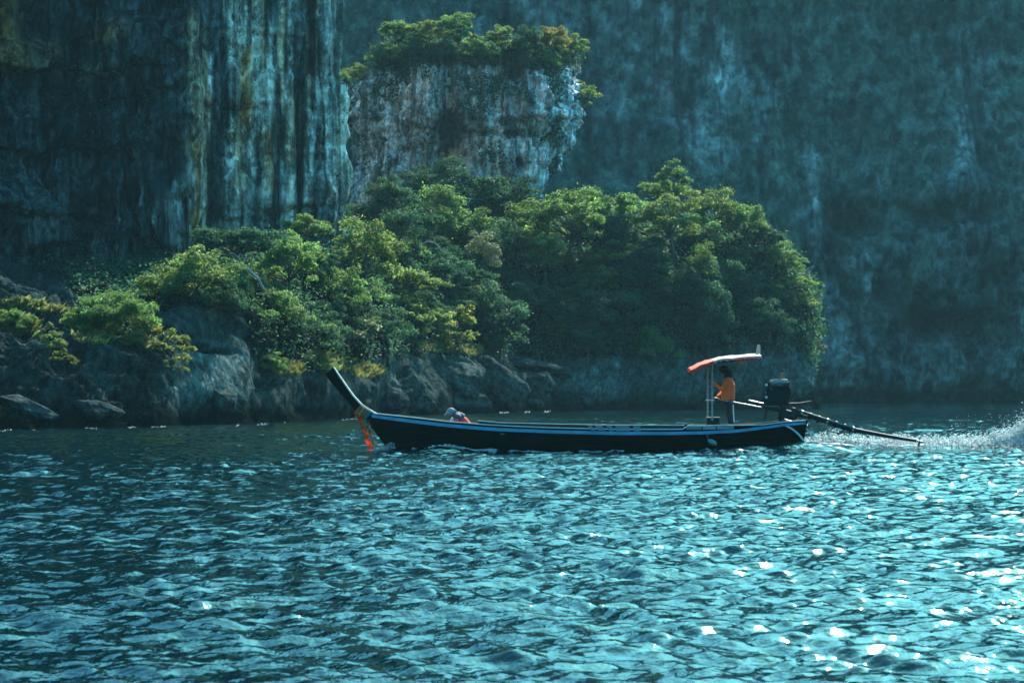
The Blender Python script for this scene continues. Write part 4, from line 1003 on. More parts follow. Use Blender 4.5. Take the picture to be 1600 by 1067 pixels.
# prow
sc = YB / F
PXZ = lambda l: [((x - 800) * sc, CH - (y - HZ) * sc) for x, y in l]
bm = bmesh.new(); prism(bm, PXZ([(508.5, 586), (520.5, 573.5), (529, 586), (540, 602), (552, 619), (566, 634.5), (585, 646), (590, 652), (584, 664), (572, 657), (560, 646), (546, 630), (530, 612)]), YB - .085, YB + .085)
bmesh.ops.bevel(bm, geom=list(bm.edges), offset=.012, segments=2, affect='EDGES'); obj('prow_post', bm, M_HULL, boat)
bm = bmesh.new(); prism(bm, PXZ([(520.5, 573), (522.5, 573.6), (531, 586), (542, 602), (554, 618.5), (568, 633.5), (588, 645), (596, 649), (594, 650), (585, 646.4), (565.6, 634.8), (551.6, 619.3), (539.6, 602.3), (528.6, 586.3)]), YB - .092, YB + .092); obj('prow_trim', bm, M_PALE, boat)
bm = bmesh.new(); prism(bm, PXZ([(560, 646), (572, 656), (590, 660), (612, 690), (622, 712), (618, 716), (603, 698), (584, 672)]), YB - .05, YB + .05); obj('stem', bm, M_HULL, boat)
bm = bmesh.new(); box(bm, (XB(1251), YB, .34), (.10, .80, .30), None, .02); obj('stern_block', bm, M_DARK, boat)
# awning on its two posts
aw = [(1077, 578), (1084, 573.8), (1092, 570), (1102, 566.4), (1112, 563.6), (1126, 560.8), (1140, 558.6), (1156, 557), (1172, 556), (1186, 555.2)]
def awning_pt(k, v, dz=0.):                                     # v from -1 (near) to 1 (far): the near edge hangs lower
    x, y = aw[k]; Y = YB + .62 * v
    z = CH - (y - HZ) * sc + .030 * v + .03 * (1 - v * v) + dz + .014 * math.sin(k * 2.3 + v * 3.1) + .010 * math.sin(k * 5.1 - v * 7)
    if k < 4: z -= .018 * (4 - k) * 0
    return Vector(((x - 800) * sc, Y, z))
bm = bmesh.new(); vs = [[-1 + 2 * j / 8 for j in range(9)], ]
top = [[bm.verts.new(awning_pt(k, v, .012)) for v in vs[0]] for k in range(len(aw))]; bot = [[bm.verts.new(awning_pt(k, v, -.010)) for v in vs[0]] for k in range(len(aw))]
for k in range(len(aw) - 1):
    for j in range(8): bm.faces.new((top[k][j], top[k + 1][j], top[k + 1][j + 1], top[k][j + 1])); bm.faces.new((bot[k][j], bot[k][j + 1], bot[k + 1][j + 1], bot[k + 1][j]))
    bm.faces.new((top[k][0], bot[k][0], bot[k + 1][0], top[k + 1][0])); bm.faces.new((top[k][8], top[k + 1][8], bot[k + 1][8], bot[k][8]))
for k in (0, len(aw) - 1):
    for j in range(8): bm.faces.new((top[k][j], top[k][j + 1], bot[k][j + 1], bot[k][j]))
awn = obj('awning', bm, M_CANVAS, boat); awn.data.materials.append(M_RED)
for p_ in awn.data.polygons:
    if p_.center.x + boat.location.x < XB(1108): p_.material_index = 1
def valance(k0, k1, drop, v, mat, jag=.0):
    bm = bmesh.new(); n = (k1 - k0) * 5; A = []
    for i in range(n + 1):
        t = k0 + i / 5; k = min(int(t), len(aw) - 2); p = awning_pt(k, v).lerp(awning_pt(k + 1, v), t - k); p.y += v * .012
        d = drop * (1 + jag * math.sin(i * 1.9)) * (1 if i not in (0, n) else .7)
        A.append((bm.verts.new(p + Vector((0, 0, .02))), bm.verts.new(p + Vector((.01 * math.sin(i), v * .02 * math.sin(i * 1.3), -d)))))
    for a, b in zip(A, A[1:]): bm.faces.new((a[0], b[0], b[1], a[1]))
    bmesh.ops.solidify(bm, geom=list(bm.faces), thickness=.012)
    return obj('valance', bm, mat, awn)
valance(0, 4, .085, -1, M_RED, .4); valance(0, 4, .085, 1, M_RED, .15); valance(4, 6, .05, -1, M_CANVAS, .5); valance(6, 9, .045, -1, M_PINK, .1)
bm = bmesh.new(); bar(bm, px(1150, 564, YB - .4), px(1185, 559, YB - .4), .05, .075, .01); obj('red_beam', bm, M_RED, awn)
bm = bmesh.new(); bar(bm, px(1104, 568, YB), px(1185, 560, YB), .06, .05, .01); obj('ridge_beam', bm, M_DARK, awn)
for v in (-.55, .55):
    bm = bmesh.new(); bar(bm, px(1105, 569.5, YB + v), px(1118, 565, YB + v), .05, .05); obj('bracket', bm, M_DARK, awn)
bm = bmesh.new(); tube(bm, [px(1156, 563, YB - .45), px(1156, 570, YB - .45)], [.055, .045], 12); obj('hanging_roll', bm, M_RED, awn)
bm = bmesh.new(); prism(bm, PXZ([(1180.5, 562), (1186.6, 561), (1188, 548), (1188, 540.5), (1185.8, 537.6), (1182.8, 540), (1182.2, 548)]), YB - .05, YB + .05); bmesh.ops.bevel(bm, geom=list(bm.edges), offset=.01, segments=2, affect='EDGES'); obj('upturned_end', bm, M_PINK, awn)
for x, dy in ((1105.6, .25), (1112.8, -.25)):
    bm = bmesh.new(); cyl(bm, px(x, 657 if x > 1110 else 660, YB + dy), px(x, 566 if x < 1110 else 564, YB + dy), .026, .024, 12); p_ = obj('awning_post', bm, M_STEEL if x > 1110 else M_GREYW, boat)
    bm = bmesh.new(); cyl(bm, px(x, 626, YB + dy) , px(x, 624, YB + dy), .055, .055, 14); obj('collar', bm, M_PALE, p_)
bm = bmesh.new(); bar(bm, px(1105.6, 571, YB + .25), px(1112.8, 571, YB - .25), .05, .09, .01); bar(bm, px(1100, 571, YB), px(1118, 572, YB), .05, .06, .01); obj('post_head', bm, M_IRON, boat)

# a dark metal box at the foot of the posts
bx = thing('metal_box', px(1114, 663.5, YB), 'dark square metal box on deck at the foot of the awning posts', 'box')
bm = bmesh.new(); box(bm, px(1114, 657.5, YB), (.34, .32, .19), None, .02); obj('body', bm, M_IRON, bx)
bm = bmesh.new(); box(bm, px(1114, 652.2, YB), (.36, .34, .025), None, .008); obj('lid', bm, M_GREYW, bx)

# a pale float hanging on the side
fl = obj('mooring_float', (lambda b: (ball(b, px(1113, 691, YB - .85), (.14, .08, .075), 14, Matrix.Rotation(.5, 3, 'Y')), cyl(b, px(1107, 686, YB - .84), px(1104, 678, YB - .84), .008, .008, 6)) and b)(bmesh.new()), pmat('grey_float', (.16, .22, .23), .5), None)
tag(fl, 'grey-green float hanging on the black hull below the awning', 'float')

# ribbons tied round the prow
rib = thing('prow_ribbons', px(567, 645, YB), 'orange, green and teal cloth ribbons tied round the boat prow', 'ribbons')
def wrap(x0, y0, x1, y1, w, mat, grow):                         # a band round the post, across from (x0,y0) to (x1,y1)
    a, b = Vector((*PXZ([(x0, y0)])[0], 0)), Vector((*PXZ([(x1, y1)])[0], 0)); a = Vector((a.x, YB, a.y)); b = Vector((b.x, YB, b.y))
    d = (b - a).normalized(); t = Vector((-d.z, 0, d.x)); yy = .095 + grow; bm = bmesh.new(); n = 20; R = []
    half = (b - a).length / 2 + .012; c = (a + b) / 2
    for k in range(n):
        th = 2 * math.pi * k / n; ca, sa = math.cos(th), math.sin(th); e = .55
        p = c + d * half * math.copysign(abs(ca) ** e, ca) + Vector((0, yy * math.copysign(abs(sa) ** e, sa), 0))
        R.append((bm.verts.new(p + t * w * sc / 2), bm.verts.new(p - t * w * sc / 2)))
    for k in range(n): q = R[(k + 1) % n]; bm.faces.new((R[k][0], q[0], q[1], R[k][1]))
    bmesh.ops.solidify(bm, geom=list(bm.faces), thickness=.01); obj('band', bm, mat, rib)
wrap(554.5, 646, 567, 632, 4.5, M_ORIB, 0); wrap(558.5, 650, 571, 635, 4.0, M_GRIB, .004); wrap(562, 653, 575.5, 638, 4.4, M_ORIB, .006); wrap(567, 656, 580, 641.5, 5.5, M_TRIB, .01)
def tail(pts, w, mat, dy):
    bm = bmesh.new(); P_ = [Vector(p) for p in (px(x, y, YB + dy) for x, y in pts)]; L = []; m = 26
    for k in range(m + 1):
        t = k / m * (len(P_) - 1); i = min(int(t), len(P_) - 2); f = t - i; p = P_[i].lerp(P_[i + 1], f)
        ang = .9 * math.sin(k * .55 + w); ww = w * 1.35 * sc / 2 * (1 - .25 * (k / m))
        p = p + Vector((.012 * math.sin(k * .8 + w * 3), .03 * math.sin(k * .6), 0))
        s = Vector((math.cos(ang), math.sin(ang), 0)) * ww; L.append((bm.verts.new(p - s), bm.verts.new(p + s)))
    for a, b in zip(L, L[1:]): bm.faces.new((a[0], b[0], b[1], a[1]))
    bmesh.ops.solidify(bm, geom=list(bm.faces), thickness=.008); obj('ribbon', bm, mat, rib)
tail([(557, 647), (560.5, 655), (566, 666), (571, 680), (577, 696), (580, 706)], 5.2, M_ORIB, -.13)
tail([(564, 650), (568, 662), (572, 676), (577, 690), (580, 702)], 5.4, M_ORIB, -.16)
tail([(560, 652), (563.5, 664), (569, 678), (576, 700)], 4.0, M_TRIB, -.10)
tail([(573, 655), (574, 664), (578, 676), (583, 690), (588, 702)], 3.6, M_TRIB, -.12)
tail([(575, 657), (578, 670), (582, 684), (586, 700)], 3.4, M_PRIB, -.08)
tail([(570, 655), (573, 668), (578, 682)], 2.6, M_GRIB, -.17)

# ------------------------------------------------------------------ the engine on its pivot
eng = thing('longtail_engine', px(1240, 655, YB), 'black longtail engine on a swivel at the stern with a long propeller shaft', 'engine')
EP = lambda x, y, dy=0.: px(x, y, YB + dy)
bm = bmesh.new(); box(bm, EP(1213.5, 625), (.60, .46, .30), None, .025); box(bm, EP(1212, 611), (.46, .38, .24), None, .02); blk = obj('engine_block', bm, M_IRON, eng)
for k in range(5):                                              # cylinder fins and castings standing proud
    bm = bmesh.new(); box(bm, EP(1211.5 + .6 * (k % 2), 603.5 + k * 3.3), (.56 - .05 * (k % 2), .46, .020), None, .006); obj('rib', bm, M_IRON, blk)
for x, y, r in ((1198.5, 613, .10), (1199.5, 626, .13), (1227, 622, .09)):   # pulleys
    bm = bmesh.new(); cyl(bm, EP(x, y, -.23), EP(x, y, -.29), r, r, 20); cyl(bm, EP(x, y, -.29), EP(x, y, -.31), r * .4, r * .4, 12); obj('pulley', bm, M_IRON, blk)
bm = bmesh.new(); tube(bm, [EP(1193.2, 613, -.26), EP(1191.8, 626, -.26)], .018, 6); tube(bm, [EP(1204, 613, -.26), EP(1207, 626, -.26)], .018, 6); obj('belt', bm, M_DARK, blk)
bm = bmesh.new(); tube(bm, [EP(1224, 601, -.2), EP(1232, 604, -.2), EP(1235.5, 612, -.2), EP(1233, 622, -.2)], .03, 10); obj('radiator_hose', bm, M_IRON, blk)
bm = bmesh.new(); tube(bm, [EP(1203, 606, -.24), EP(1208, 609, -.26), EP(1216, 608, -.26), EP(1222, 612, -.25)], .014, 8); obj('fuel_line', bm, M_STEEL, blk)
for y in (601, 613, 620.5):
    bm = bmesh.new(); cyl(bm, EP(1197.5, y, -.24), EP(1197.5, y, -.30), .036, .036, 14); obj('bolt_head', bm, M_PALE, blk)  # pale colour paints in bright highlights along the block's left edge
for y in (606, 622):
    bm = bmesh.new(); cyl(bm, EP(1227, y, -.24), EP(1227, y, -.29), .03, .03, 12); obj('bolt_head', bm, M_IRON, blk)
bm = bmesh.new(); box(bm, EP(1216, 597), (.46, .42, .10), None, .03); box(bm, EP(1218, 593.6), (.40, .36, .03), None, .012); obj('rocker_cover', bm, M_STEEL, eng)
bm = bmesh.new(); cyl(bm, EP(1200, 604), EP(1200, 599), .07, .06, 16); cyl(bm, EP(1200, 599), EP(1200, 598), .085, .085, 16); obj('air_filter', bm, M_IRON, eng)
bm = bmesh.new(); cyl(bm, EP(1219.5, 594), EP(1221, 583.5), .036, .034, 14); cyl(bm, EP(1221, 583.8), EP(1221.4, 581.5), .05, .05, 14); obj('exhaust_pipe', bm, M_COPPER, eng)
bm = bmesh.new(); cyl(bm, EP(1213, 618, -.24), EP(1213, 618, -.33), .19, .19, 28); cyl(bm, EP(1213, 618, -.33), EP(1213, 618, -.36), .07, .07, 18); obj('flywheel', bm, M_IRON, eng)
bm = bmesh.new(); box(bm, EP(1229.5, 609, .0), (.09, .38, .44), None, .02); obj('radiator', bm, M_IRON, eng)
for dy in (-.14, .14):
    bm = bmesh.new(); bar(bm, EP(1192, 635.5, dy), EP(1262, 651.5, dy), .05, .085, .01); obj('frame_rail', bm, M_IRON, eng)
bm = bmesh.new(); box(bm, EP(1205, 633.5), (.34, .36, .06), None, .012); obj('engine_mount', bm, M_STEEL, eng)
bm = bmesh.new(); tube(bm, [EP(1117, 622.5, -.20), EP(1147, 628.4, -.16), EP(1196, 638, -.08)], [.018, .020, .024], 10); til = obj('tiller', bm, M_STEEL, eng)
bm = bmesh.new(); tube(bm, [EP(1114.5, 622, -.205), EP(1123, 623.8, -.195)], .026, 10); obj('grip', bm, M_IRON, til)
bm = bmesh.new(); tube(bm, [EP(1170, 625.5, .12), EP(1197, 631.5, .10)], .02, 8); obj('throttle_rod', bm, M_STEEL, eng)
bm = bmesh.new(); tube(bm, [EP(1234, 631, .1), EP(1250, 630.5, .1), EP(1268, 627, .1)], [.03, .03, .022], 8); obj('lever', bm, M_IRON, eng)
bm = bmesh.new(); tube(bm, [EP(1198, 640, -.1), EP(1196.5, 648, -.12), EP(1193.5, 659, -.12)], [.022, .028, .012], 8); obj('hanging_strap', bm, M_IRON, eng)
bm = bmesh.new(); bar(bm, EP(1236, 640), EP(1338, 673.5), .15, .15, .03); obj('shaft_housing', bm, M_IRON, eng)
bm = bmesh.new(); bar(bm, EP(1246, 640.5, -.06), EP(1334, 668, -.06), .03, .03); obj('guide_bar', bm, M_STEEL, eng)
for k in range(7):
    t = k / 6; c = EP(1252, 646.2).lerp(EP(1332, 672), t); bm = bmesh.new(); d = (EP(1338, 673.5) - EP(1236, 640)).normalized(); cyl(bm, c - d * .025, c + d * .025, .105, .105, 14); obj('clamp', bm, M_STEEL if k % 3 == 0 else M_IRON, eng)
bm = bmesh.new(); tube(bm, [EP(1332, 671.2), EP(1385, 681, -.30), EP(1432, 688.6, -.58)], [.066, .052, .038], 12); obj('propeller_shaft', bm, M_IRON, eng)
pc = EP(1436, 689.4, -.60); ax = (EP(1436, 689.4, -.60) - EP(1385, 681, -.30)).normalized(); bm = bmesh.new(); cyl(bm, pc - ax * .05, pc + ax * .09, .04, .02, 12); prop = obj('propeller', bm, M_STEEL, eng)
for k in range(3):
    q = Quaternion(ax, k * 2.0944 + .4); v = q @ ax.orthogonal().normalized(); s_ = ax.cross(v); bm = bmesh.new()
    P_ = [pc + v * .03 + s_ * .02 + ax * .02, pc + v * .10 + s_ * .05 + ax * .03, pc + v * .16, pc + v * .11 - s_ * .05 - ax * .03, pc + v * .03 - s_ * .02 - ax * .02]
    bm.faces.new([bm.verts.new(p) for p in P_]); bmesh.ops.solidify(bm, geom=list(bm.faces), thickness=.008); obj('blade', bm, M_STEEL, prop)
bm = bmesh.new(); bar(bm, EP(1222, 634), EP(1219, 660), .09, .07, .015); bar(bm, EP(1236, 645), EP(1240, 662), .12, .12, .02); obj('swivel_post', bm, M_IRON, eng)
bm = bmesh.new(); bar(bm, EP(1252, 640, .1), EP(1238, 660, .1), .05, .05, .01); obj('strut', bm, M_IRON, eng)
def hose(pts, r, dy, mat=None):
    bm = bmesh.new(); P_ = [EP(x, y, dy) for x, y in pts]; S_ = []
    for k in range(len(P_) - 1):
        p0, p1, p2, p3 = P_[max(k - 1, 0)], P_[k], P_[k + 1], P_[min(k + 2, len(P_) - 1)]
        for i in range(6):
            t = i / 6; S_.append(.5 * ((2 * p1) + (p2 - p0) * t + (2 * p0 - 5 * p1 + 4 * p2 - p3) * t * t + (3 * p1 - p0 - 3 * p2 + p3) * t ** 3))
    tube(bm, S_ + [P_[-1]], r, 8); obj('hose', bm, mat or M_HOSE, eng)
bm = bmesh.new(); box(bm, EP(1229, 649), (.42, .34, .30), Matrix.Rotation(.27, 3, 'Y'), .04); obj('swivel_cradle', bm, M_IRON, eng)
hose([(1218, 661), (1228, 665), (1240, 672), (1250, 681), (1255, 688)], .026, -.62)
hose([(1238, 658), (1252, 665), (1262, 672), (1268, 682), (1271, 689)], .020, -.40)
hose([(1226, 655), (1244, 660), (1262, 664)], .014, -.50, M_STEEL)
hose([(1246, 652), (1258, 660), (1266, 668)], .014, -.3, M_IRON)

# ------------------------------------------------------------------ the two men
def limb(bm, pts, rad, seg=12): tube(bm, pts, rad, seg); [ball(bm, p, (r, r, r), 10) for p, r in zip(pts, rad)]
def hand(bm, wrist, to, across, curl, L=.17, thumb=None):
    """palm, four unequal bent fingers and a thumb leaving the side of the palm near its base"""
    d = (to - wrist).normalized(); a = across.normalized(); nrm = d.cross(a).normalized()
    for s in (-.022, 0, .022): tube(bm, [wrist + a * s * .6, wrist + d * L * .28 + a * s, wrist + d * L * .50 + a * s * 1.2], [.022, .020, .017], 8)
    for s, ln in ((-.036, .40), (-.012, .50), (.012, .53), (.036, .47)):
        p0 = wrist + d * L * .48 + a * s * 1.05; f = L * ln; c1 = math.cos(curl), math.sin(curl); c2 = math.cos(curl * 2.1), math.sin(curl * 2.1)
        p1 = p0 + (d * c1[0] + nrm * c1[1]) * f * .5; p2 = p1 + (d * c2[0] + nrm * c2[1]) * f * .5
        tube(bm, [p0, p1, p2], [.0125, .0115, .010], 7)
    t0 = wrist + d * L * .14 + a * -.03; tube(bm, [t0, t0 + d * L * .2 - a * .035 + nrm * .012, t0 + d * L * .40 - a * .03 + nrm * .035], [.015, .013, .011], 7)
def head_shape(bm, c, fwd, up, r=.098):
    """skull, jaw, brow, nose, lips, ears and neck stub; fwd is where the face looks"""
    f = fwd.normalized(); s = up.cross(f).normalized(); u = f.cross(s).normalized()
    R = Matrix((f, s, u)).transposed()
    ball(bm, c + u * .02, (r, r * .80, r * 1.08), 20, R); ball(bm, c + f * .022 - u * .062, (r * .70, r * .60, r * .62), 16, R)
    tube(bm, [c + f * .088 + u * .022, c + f * .112 - u * .012, c + f * .100 - u * .026], [.010, .015, .012], 8)
    for k in (-1, 1):
        ball(bm, c + f * .080 + s * k * .034 + u * .022, (.014, .018, .012), 8, R); ball(bm, c + s * k * r * .80 - f * .008 - u * .005, (.020, .012, .032), 8, R)
    ball(bm, c + f * .084 - u * .048, (.012, .026, .008), 8, R); ball(bm, c + f * .078 - u * .062, (.012, .022, .008), 8, R); ball(bm, c + f * .074 - u * .090, (.020, .024, .018), 8, R)
    return R
V = Vector
# helmsman, standing, facing the bow (towards -X)
hx, hz0 = XB(1142), .602
man = thing('person', (hx, YB, hz0), 'standing man in an orange long-sleeved shirt and black sunhat steering under the awning', 'person')
head_c = EP(1131.5, 580.5); nk = EP(1136, 590.5); chest = EP(1138, 600); waist = EP(1137, 618); pelvis = EP(1137.5, 625)
shN, shF = EP(1137.5, 594.5, -.19), EP(1136.5, 594.5, .19)
elN, elF = EP(1126.5, 607.5, -.27), EP(1131, 611, .27)
hdN, hdF = EP(1113.5, 596.5, -.22), EP(1119.5, 621.5, -.02)
bm = bmesh.new()
head_shape(bm, head_c, V((-1, -.12, -.12)), V((-.1, 0, 1)))
limb(bm, [head_c + V((.02, 0, -.06)), nk, chest], [.055, .058, .09]); limb(bm, [chest, waist, pelvis], [.12, .125, .13])
limb(bm, [shN, elN, hdN], [.055, .042, .028]); limb(bm, [shF, elF, hdF], [.055, .042, .028])
hand(bm, hdN, hdN + V((-.25, -.05, .30)), V((.1, 1, .1)), .9); hand(bm, hdF, hdF + V((-.9, -.5, -.15)), V((.2, 1, -.4)), 1.0)
knN, knF = EP(1138.5, 644, -.11), EP(1140, 644.5, .11); ftN, ftF = EP(1142, 663, -.12), EP(1144, 663, .12)
for h_, k_, f_ in ((EP(1137.5, 627, -.09), knN, ftN), (EP(1138, 627, .09), knF, ftF)):
    limb(bm, [h_, k_, f_], [.088, .060, .042]); tube(bm, [f_ + V((.06, 0, -.02)), f_ + V((-.05, 0, -.035)), f_ + V((-.17, 0, -.04))], [.042, .042, .03], 8)
remesh(obj('body', bm, M_SKIN, man), .011)
bm = bmesh.new()
tube(bm, [EP(1136.5, 590.8), EP(1137.5, 594), EP(1138.2, 601), EP(1137.6, 612), EP(1137.2, 620), EP(1137.2, 624.5)], [.08, .13, .178, .182, .186, .186], 18)
for s_, e_, h_ in ((shN, elN, hdN), (shF, elF, hdF)): limb(bm, [s_, e_, e_.lerp(h_, .84)], [.082, .062, .050])
limb(bm, [shN, EP(1137.5, 594), shF], [.078, .10, .078]); 
tube(bm, [EP(1137.2, 621.5), EP(1137.4, 625.2)], [.172, .176], 18)
remesh(obj('shirt', bm, M_OSHIRT, man), .014)
bm = bmesh.new()
tube(bm, [EP(1137.4, 622.5), EP(1137.6, 629)], [.172, .166], 16)
for h_, k_, f_ in ((EP(1137.5, 628, -.085), knN, ftN), (EP(1138, 628, .085), knF, ftF)): limb(bm, [h_, k_, f_ + V((0, 0, .03))], [.110, .082, .070])
tro = remesh(obj('trousers', bm, M_TROU, man), .014)
bm = bmesh.new(); tube(bm, [EP(1145.6, 632, -.06), EP(1146, 644, -.07), EP(1147, 660, -.08)], [.016, .015, .014], 8); obj('leg_rim_light', bm, M_WHITE, tro)  # rim light down the leg, modelled as a white strip
bm = bmesh.new(); hr = Matrix.Rotation(-.12, 3, 'Y')
ball(bm, EP(1132, 577.4), (.14, .13, .12), 20, hr); tube(bm, [EP(1132, 575.2), EP(1131.6, 577.6), EP(1131.4, 578.6)], [.135, .235, .245], 24)
tube(bm, [EP(1136, 578), EP(1137.5, 583), EP(1139, 589.5)], [.115, .13, .12], 16)
remesh(obj('sunhat', bm, M_HAT, man), .014)

# man sitting in the bow, bent over forward
sit = thing('person', (XB(726), YB - .1, .235), 'seated man bent forward in the bow, in a grey-blue cap and red shirt', 'person')
SP = lambda x, y, dy=0.: px(x, y, YB - .1 + dy)
hc2 = SP(703.5, 645.2); nk2 = SP(711.5, 649); ch2 = SP(718.5, 654); wa2 = SP(730.5, 669); pe2 = SP(735, 681)
s2N, s2F = SP(715.5, 652.5, -.19), SP(714.5, 652, .19); e2N, e2F = SP(708, 667, -.26), SP(706, 667, .26); h2N, h2F = SP(694, 677, -.16), SP(693, 677, .16)
bm = bmesh.new(); head_shape(bm, hc2, V((-.86, -.05, -.52)), V((-.5, 0, .86)), .096)
limb(bm, [hc2 + V((.03, 0, -.045)), nk2, ch2], [.052, .056, .09]); limb(bm, [ch2, wa2, pe2], [.12, .125, .13])
for s_, e_, h_ in ((s2N, e2N, h2N), (s2F, e2F, h2F)):
    limb(bm, [s_, e_, h_], [.055, .042, .028]); hand(bm, h_, h_ + V((-.8, 0, -.5)), V((.1, 1, 0)), .6)
k2N, k2F, f2N, f2F = SP(708, 676, -.17), SP(707, 676, .17), SP(704, 692, -.15), SP(703, 692, .15)
for h_, k_, f_ in ((pe2 + V((0, -.09, 0)), k2N, f2N), (pe2 + V((0, .09, 0)), k2F, f2F)):
    limb(bm, [h_, k_, f_], [.088, .060, .042]); tube(bm, [f_ + V((.06, 0, -.01)), f_ + V((-.05, 0, -.025)), f_ + V((-.17, 0, -.03))], [.042, .042, .03], 8)
remesh(obj('body', bm, M_SKIN, sit), .011)
bm = bmesh.new()
tube(bm, [SP(714.5, 651.2), SP(717.5, 654), SP(723, 660), SP(729, 667), SP(734, 678)], [.10, .145, .165, .165, .168], 18)
for s_, e_, h_ in ((s2N, e2N, h2N), (s2F, e2F, h2F)): limb(bm, [s_.lerp(e_, .35), e_.lerp(s_, .25)], [.078, .066])
remesh(obj('shirt', bm, M_RSHIRT, sit), .014)
bm = bmesh.new()                                                # navy yoke over the shoulders
limb(bm, [s2N + V((0, .01, .015)), SP(714.8, 649.6), s2F + V((0, -.01, .015))], [.088, .125, .088]); tube(bm, [SP(712, 648), SP(717, 650.6), SP(722, 654.6)], [.08, .135, .15], 16)
remesh(obj('navy_yoke', bm, M_NAVY, sit), .014)
bm = bmesh.new()
for h_, k_, f_ in ((pe2 + V((0, -.09, 0)), k2N, f2N), (pe2 + V((0, .09, 0)), k2F, f2F)): limb(bm, [h_, k_, f_ + V((0, 0, .05))], [.115, .082, .066])
remesh(obj('trousers', bm, M_TROU, sit), .014)
bm = bmesh.new(); cr_ = Matrix.Rotation(-.55, 3, 'Y'); ball(bm, hc2 + V((.012, 0, .028)), (.128, .112, .112), 20, cr_)
capo = remesh(obj('cap', bm, M_CAP, sit), .010)
bm = bmesh.new(); box(bm, SP(696.6, 646.0), (.14, .15, .016), Matrix.Rotation(-.95, 3, 'Y'), .006); obj('brim', bm, M_PALE, capo)
bm = bmesh.new(); ball(bm, SP(711.8, 641.2), (.022, .03, .018), 10); obj('strap', bm, M_CAP, capo)
bag = thing('white_bag', SP(706.5, 664), 'small white bag in front of the seated man', 'bag')
bm = bmesh.new(); ball(bm, SP(707, 659.5, .05), (.075, .09, .13), 14); ball(bm, SP(707, 654.4, .05), (.03, .04, .03), 10); obj('sack', bm, M_WHITE, bag)

# ------------------------------------------------------------------ foam and spray
_tet = np.array([(1, 1, 1), (1, -1, -1), (-1, 1, -1), (-1, -1, 1)], float) * .8; _tf = np.array([(0, 1, 2), (0, 3, 1), (0, 2, 3), (1, 3, 2)])
def flecks(name, C_, S_, label, flat=.6):
    n = len(C_); sc_ = np.stack([S_ * r_.uniform(.8, 1.8, n), S_ * r_.uniform(.8, 1.5, n), S_ * flat * r_.uniform(.6, 1.4, n)], -1)
    Vv = C_[:, None] + _tet[None] * sc_[:, None]; ff = (_tf[None] + (np.arange(n) * 4)[:, None, None]).reshape(-1, 3)
    o = link(name, mesh_np(name, Vv, ff, M_FOAM, smooth=True)); tag(o, label, kind='stuff'); return o
def on_water(X, Y, up): return np.stack([X, Y, water_z(X, Y) + up], -1)
g_ = np.random.default_rng(5)
def wake_top(X, Y):                                            # height of the churned water above the sea
    t = (X - XB(1258)) / 12
    w = .45 + .75 * np.clip(t, 0, 1.5); e = np.exp(-((Y - 62.35) / w) ** 2)
    h = .15 + .05 * np.exp(-((X - XB(1290)) / .6) ** 2) + .40 * np.exp(-((X - XB(1632)) / 1.0) ** 2)
    nz = fbm(np.stack([X * 2.2, Y * 3.0, X * 0], -1), 4)
    return e * h * (1 + .55 * nz), e, nz
gx = np.linspace(XB(1255), XB(2100), 420); gy = np.linspace(60.4, 63.7, 70); GX, GY = np.meshgrid(gx, gy, indexing='ij')
hh, ee, nz = wake_top(GX, GY); P_ = np.stack([GX, GY, water_z(GX, GY) + hh - .03], -1)
m, n_, b_ = nodes('churned_foam'); at = N(n_, 'ShaderNodeAttribute', attribute_name='Col'); g__ = N(n_, 'ShaderNodeNewGeometry')
nn_ = noise_node(n_, 5., 6, g__.outputs['Position'], .7); sb = N(n_, 'ShaderNodeMath', operation='SUBTRACT'); n_.links.new(at.outputs['Fac'], sb.inputs[0]); n_.links.new(nn_.outputs[0], sb.inputs[1])
mr_ = N(n_, 'ShaderNodeMapRange'); mr_.inputs[1].default_value = -.08; mr_.inputs[2].default_value = .14; n_.links.new(sb.outputs[0], mr_.inputs[0]); n_.links.new(mr_.outputs[0], b_.inputs['Alpha'])
b_.inputs['Base Color'].default_value = (.82, .88, .88, 1); b_.inputs['Roughness'].default_value = .5
bp_ = N(n_, 'ShaderNodeBump'); bp_.inputs['Strength'].default_value = .8; bp_.inputs['Distance'].default_value = .08; n_.links.new(nn_.outputs[0], bp_.inputs['Height']); n_.links.new(bp_.outputs[0], b_.inputs['Normal'])
foam_glow(m)
cov = np.clip(1.7 * ee + .12 * nz - .03 * np.clip((GX - XB(1400)) / 10, 0, 1), 0, 1) * sstep(XB(1254), XB(1264), GX)
o = link('wake', mesh_np('wake', P_, grid_faces(*GX.shape), m, np.repeat(cov[..., None], 3, -1), smooth=True)); tag(o, 'churned white wake trailing behind the propeller', kind='stuff')
n = 7000; t = g_.random(n); X = XB(1258) + t * 11; Y = 62.05 + g_.normal(size=n) * (.2 + .5 * t); hw_ = wake_top(X, Y)[0]
C_ = [on_water(X, Y, hw_ + np.abs(g_.normal(size=n)) * (.012 + .3 * hw_))]; S_ = [g_.uniform(.008, .026, n)]
n = 16000; X = XB(1632) + g_.normal(size=n) * .95; Y = 62 + g_.normal(size=n) * .4; hw_ = wake_top(X, Y)[0]
C_.append(on_water(X, Y, hw_ * g_.random(n) + np.abs(g_.normal(size=n)) ** 1.5 * .12 * (.15 + hw_ / .36))); S_.append(g_.uniform(.006, .020, n))
n = 700; X = XB(1600) + g_.normal(size=n) * .9; C_.append(on_water(X, 62 + g_.normal(size=n) * .4, .2 + g_.random(n) ** 2 * .7)); S_.append(g_.uniform(.004, .010, n))
flecks('wake_spray', np.concatenate(C_), np.concatenate(S_), 'white drops and spray flying up from the wake')
C_ = []; S_ = []
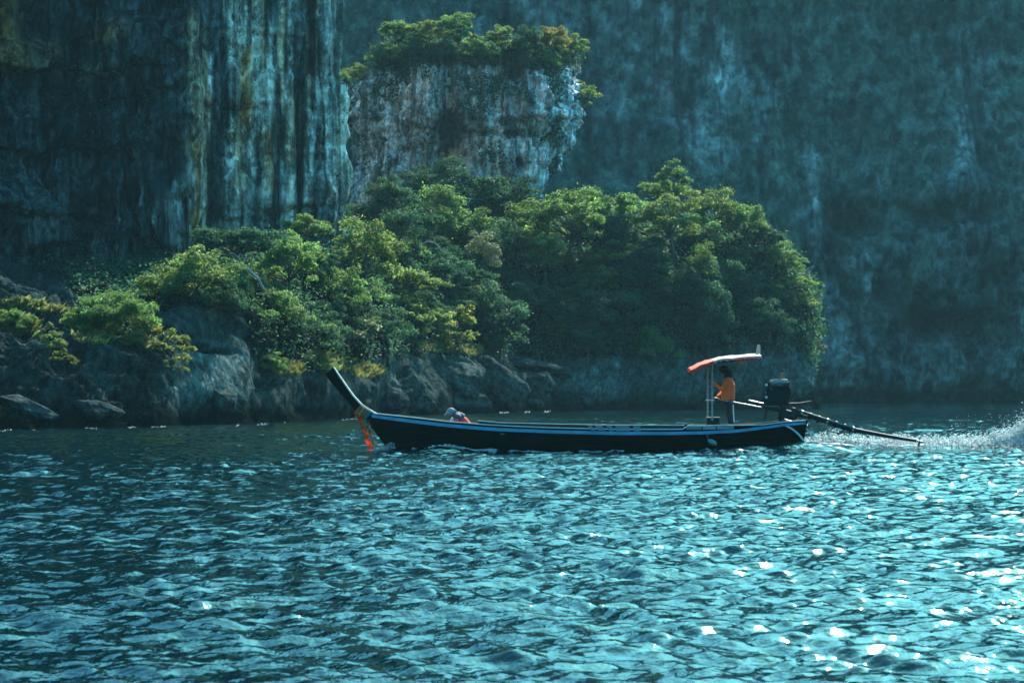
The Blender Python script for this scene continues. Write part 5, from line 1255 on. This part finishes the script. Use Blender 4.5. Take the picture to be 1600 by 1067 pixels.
n = 2600; x = g_.uniform(645, 775, n); X = XB(x, 61.2); b = np.array([hb(v) for v in x]); Y = 62 - b * .93 - np.abs(g_.normal(size=n)) * .16
C_.append(on_water(X, Y, np.abs(g_.normal(size=n)) * .028 * np.exp(-((x - 690) / 45) ** 2) + .004)); S_.append(g_.uniform(.012, .035, n))
n = 1800; x = g_.uniform(775, 1250, n); X = XB(x, 61.2); b = np.array([hb(v) for v in x]); Y = 62 - b * .9 - np.abs(g_.normal(size=n)) * .10
kk = perlin(np.stack([X * .7, X * 0, X * 0], -1)) > -.05; C_.append(on_water(X, Y, .006 + 0 * X)[kk]); S_.append(g_.uniform(.010, .028, n)[kk])
n = 420; t = g_.random(n) ** 1.6; X = XB(614, 61.6) - t * .62 + g_.normal(size=n) * .03; Y = 61.95 + g_.normal(size=n) * .08 - t * .25; C_.append(on_water(X, Y, g_.random(n) ** 2 * .22 * (1 - t) + .01)); S_.append(g_.uniform(.008, .022, n))
flecks('bow_foam', np.concatenate(C_), np.concatenate(S_), 'thin foam curling along the boat hull and bow')
n = 1500; x = np.concatenate([g_.uniform(0, 560, 1000), g_.uniform(780, 860, 500)]); yy = np.interp(x, [0, 170, 400, 560, 620, 780, 860], [675, 669, 664.5, 655, 650, 645, 643.4]) + g_.normal(size=n) * .5
D = CH * F / (yy - HZ); kk = perlin(np.stack([x * .03, x * 0, x * 0], -1)) > .12
flecks('shore_foam', on_water((x - 800) / F * D, D - .6, .01 + 0 * x)[kk], g_.uniform(.010, .026, n)[kk], 'small white breakers along the foot of the shore')
# ------------------------------------------------------------------ the air
def build_haze():
    m = bpy.data.materials.new('sea_air'); m.use_nodes = True; n = m.node_tree; n.nodes.clear()
    v = N(n, 'ShaderNodeVolumePrincipled'); v.inputs['Color'].default_value = (.42, .86, 1.0, 1); v.inputs['Density'].default_value = .00010; v.inputs['Anisotropy'].default_value = .2
    o = N(n, 'ShaderNodeOutputMaterial'); n.links.new(v.outputs[0], o.inputs['Volume'])
    bm = bmesh.new(); box(bm, (0, 60, 68), (920, 1000, 142))
    h = obj('haze', bm, m, smooth=False); tag(h, 'thin blue sea haze filling the bay', kind='stuff')
build_haze()
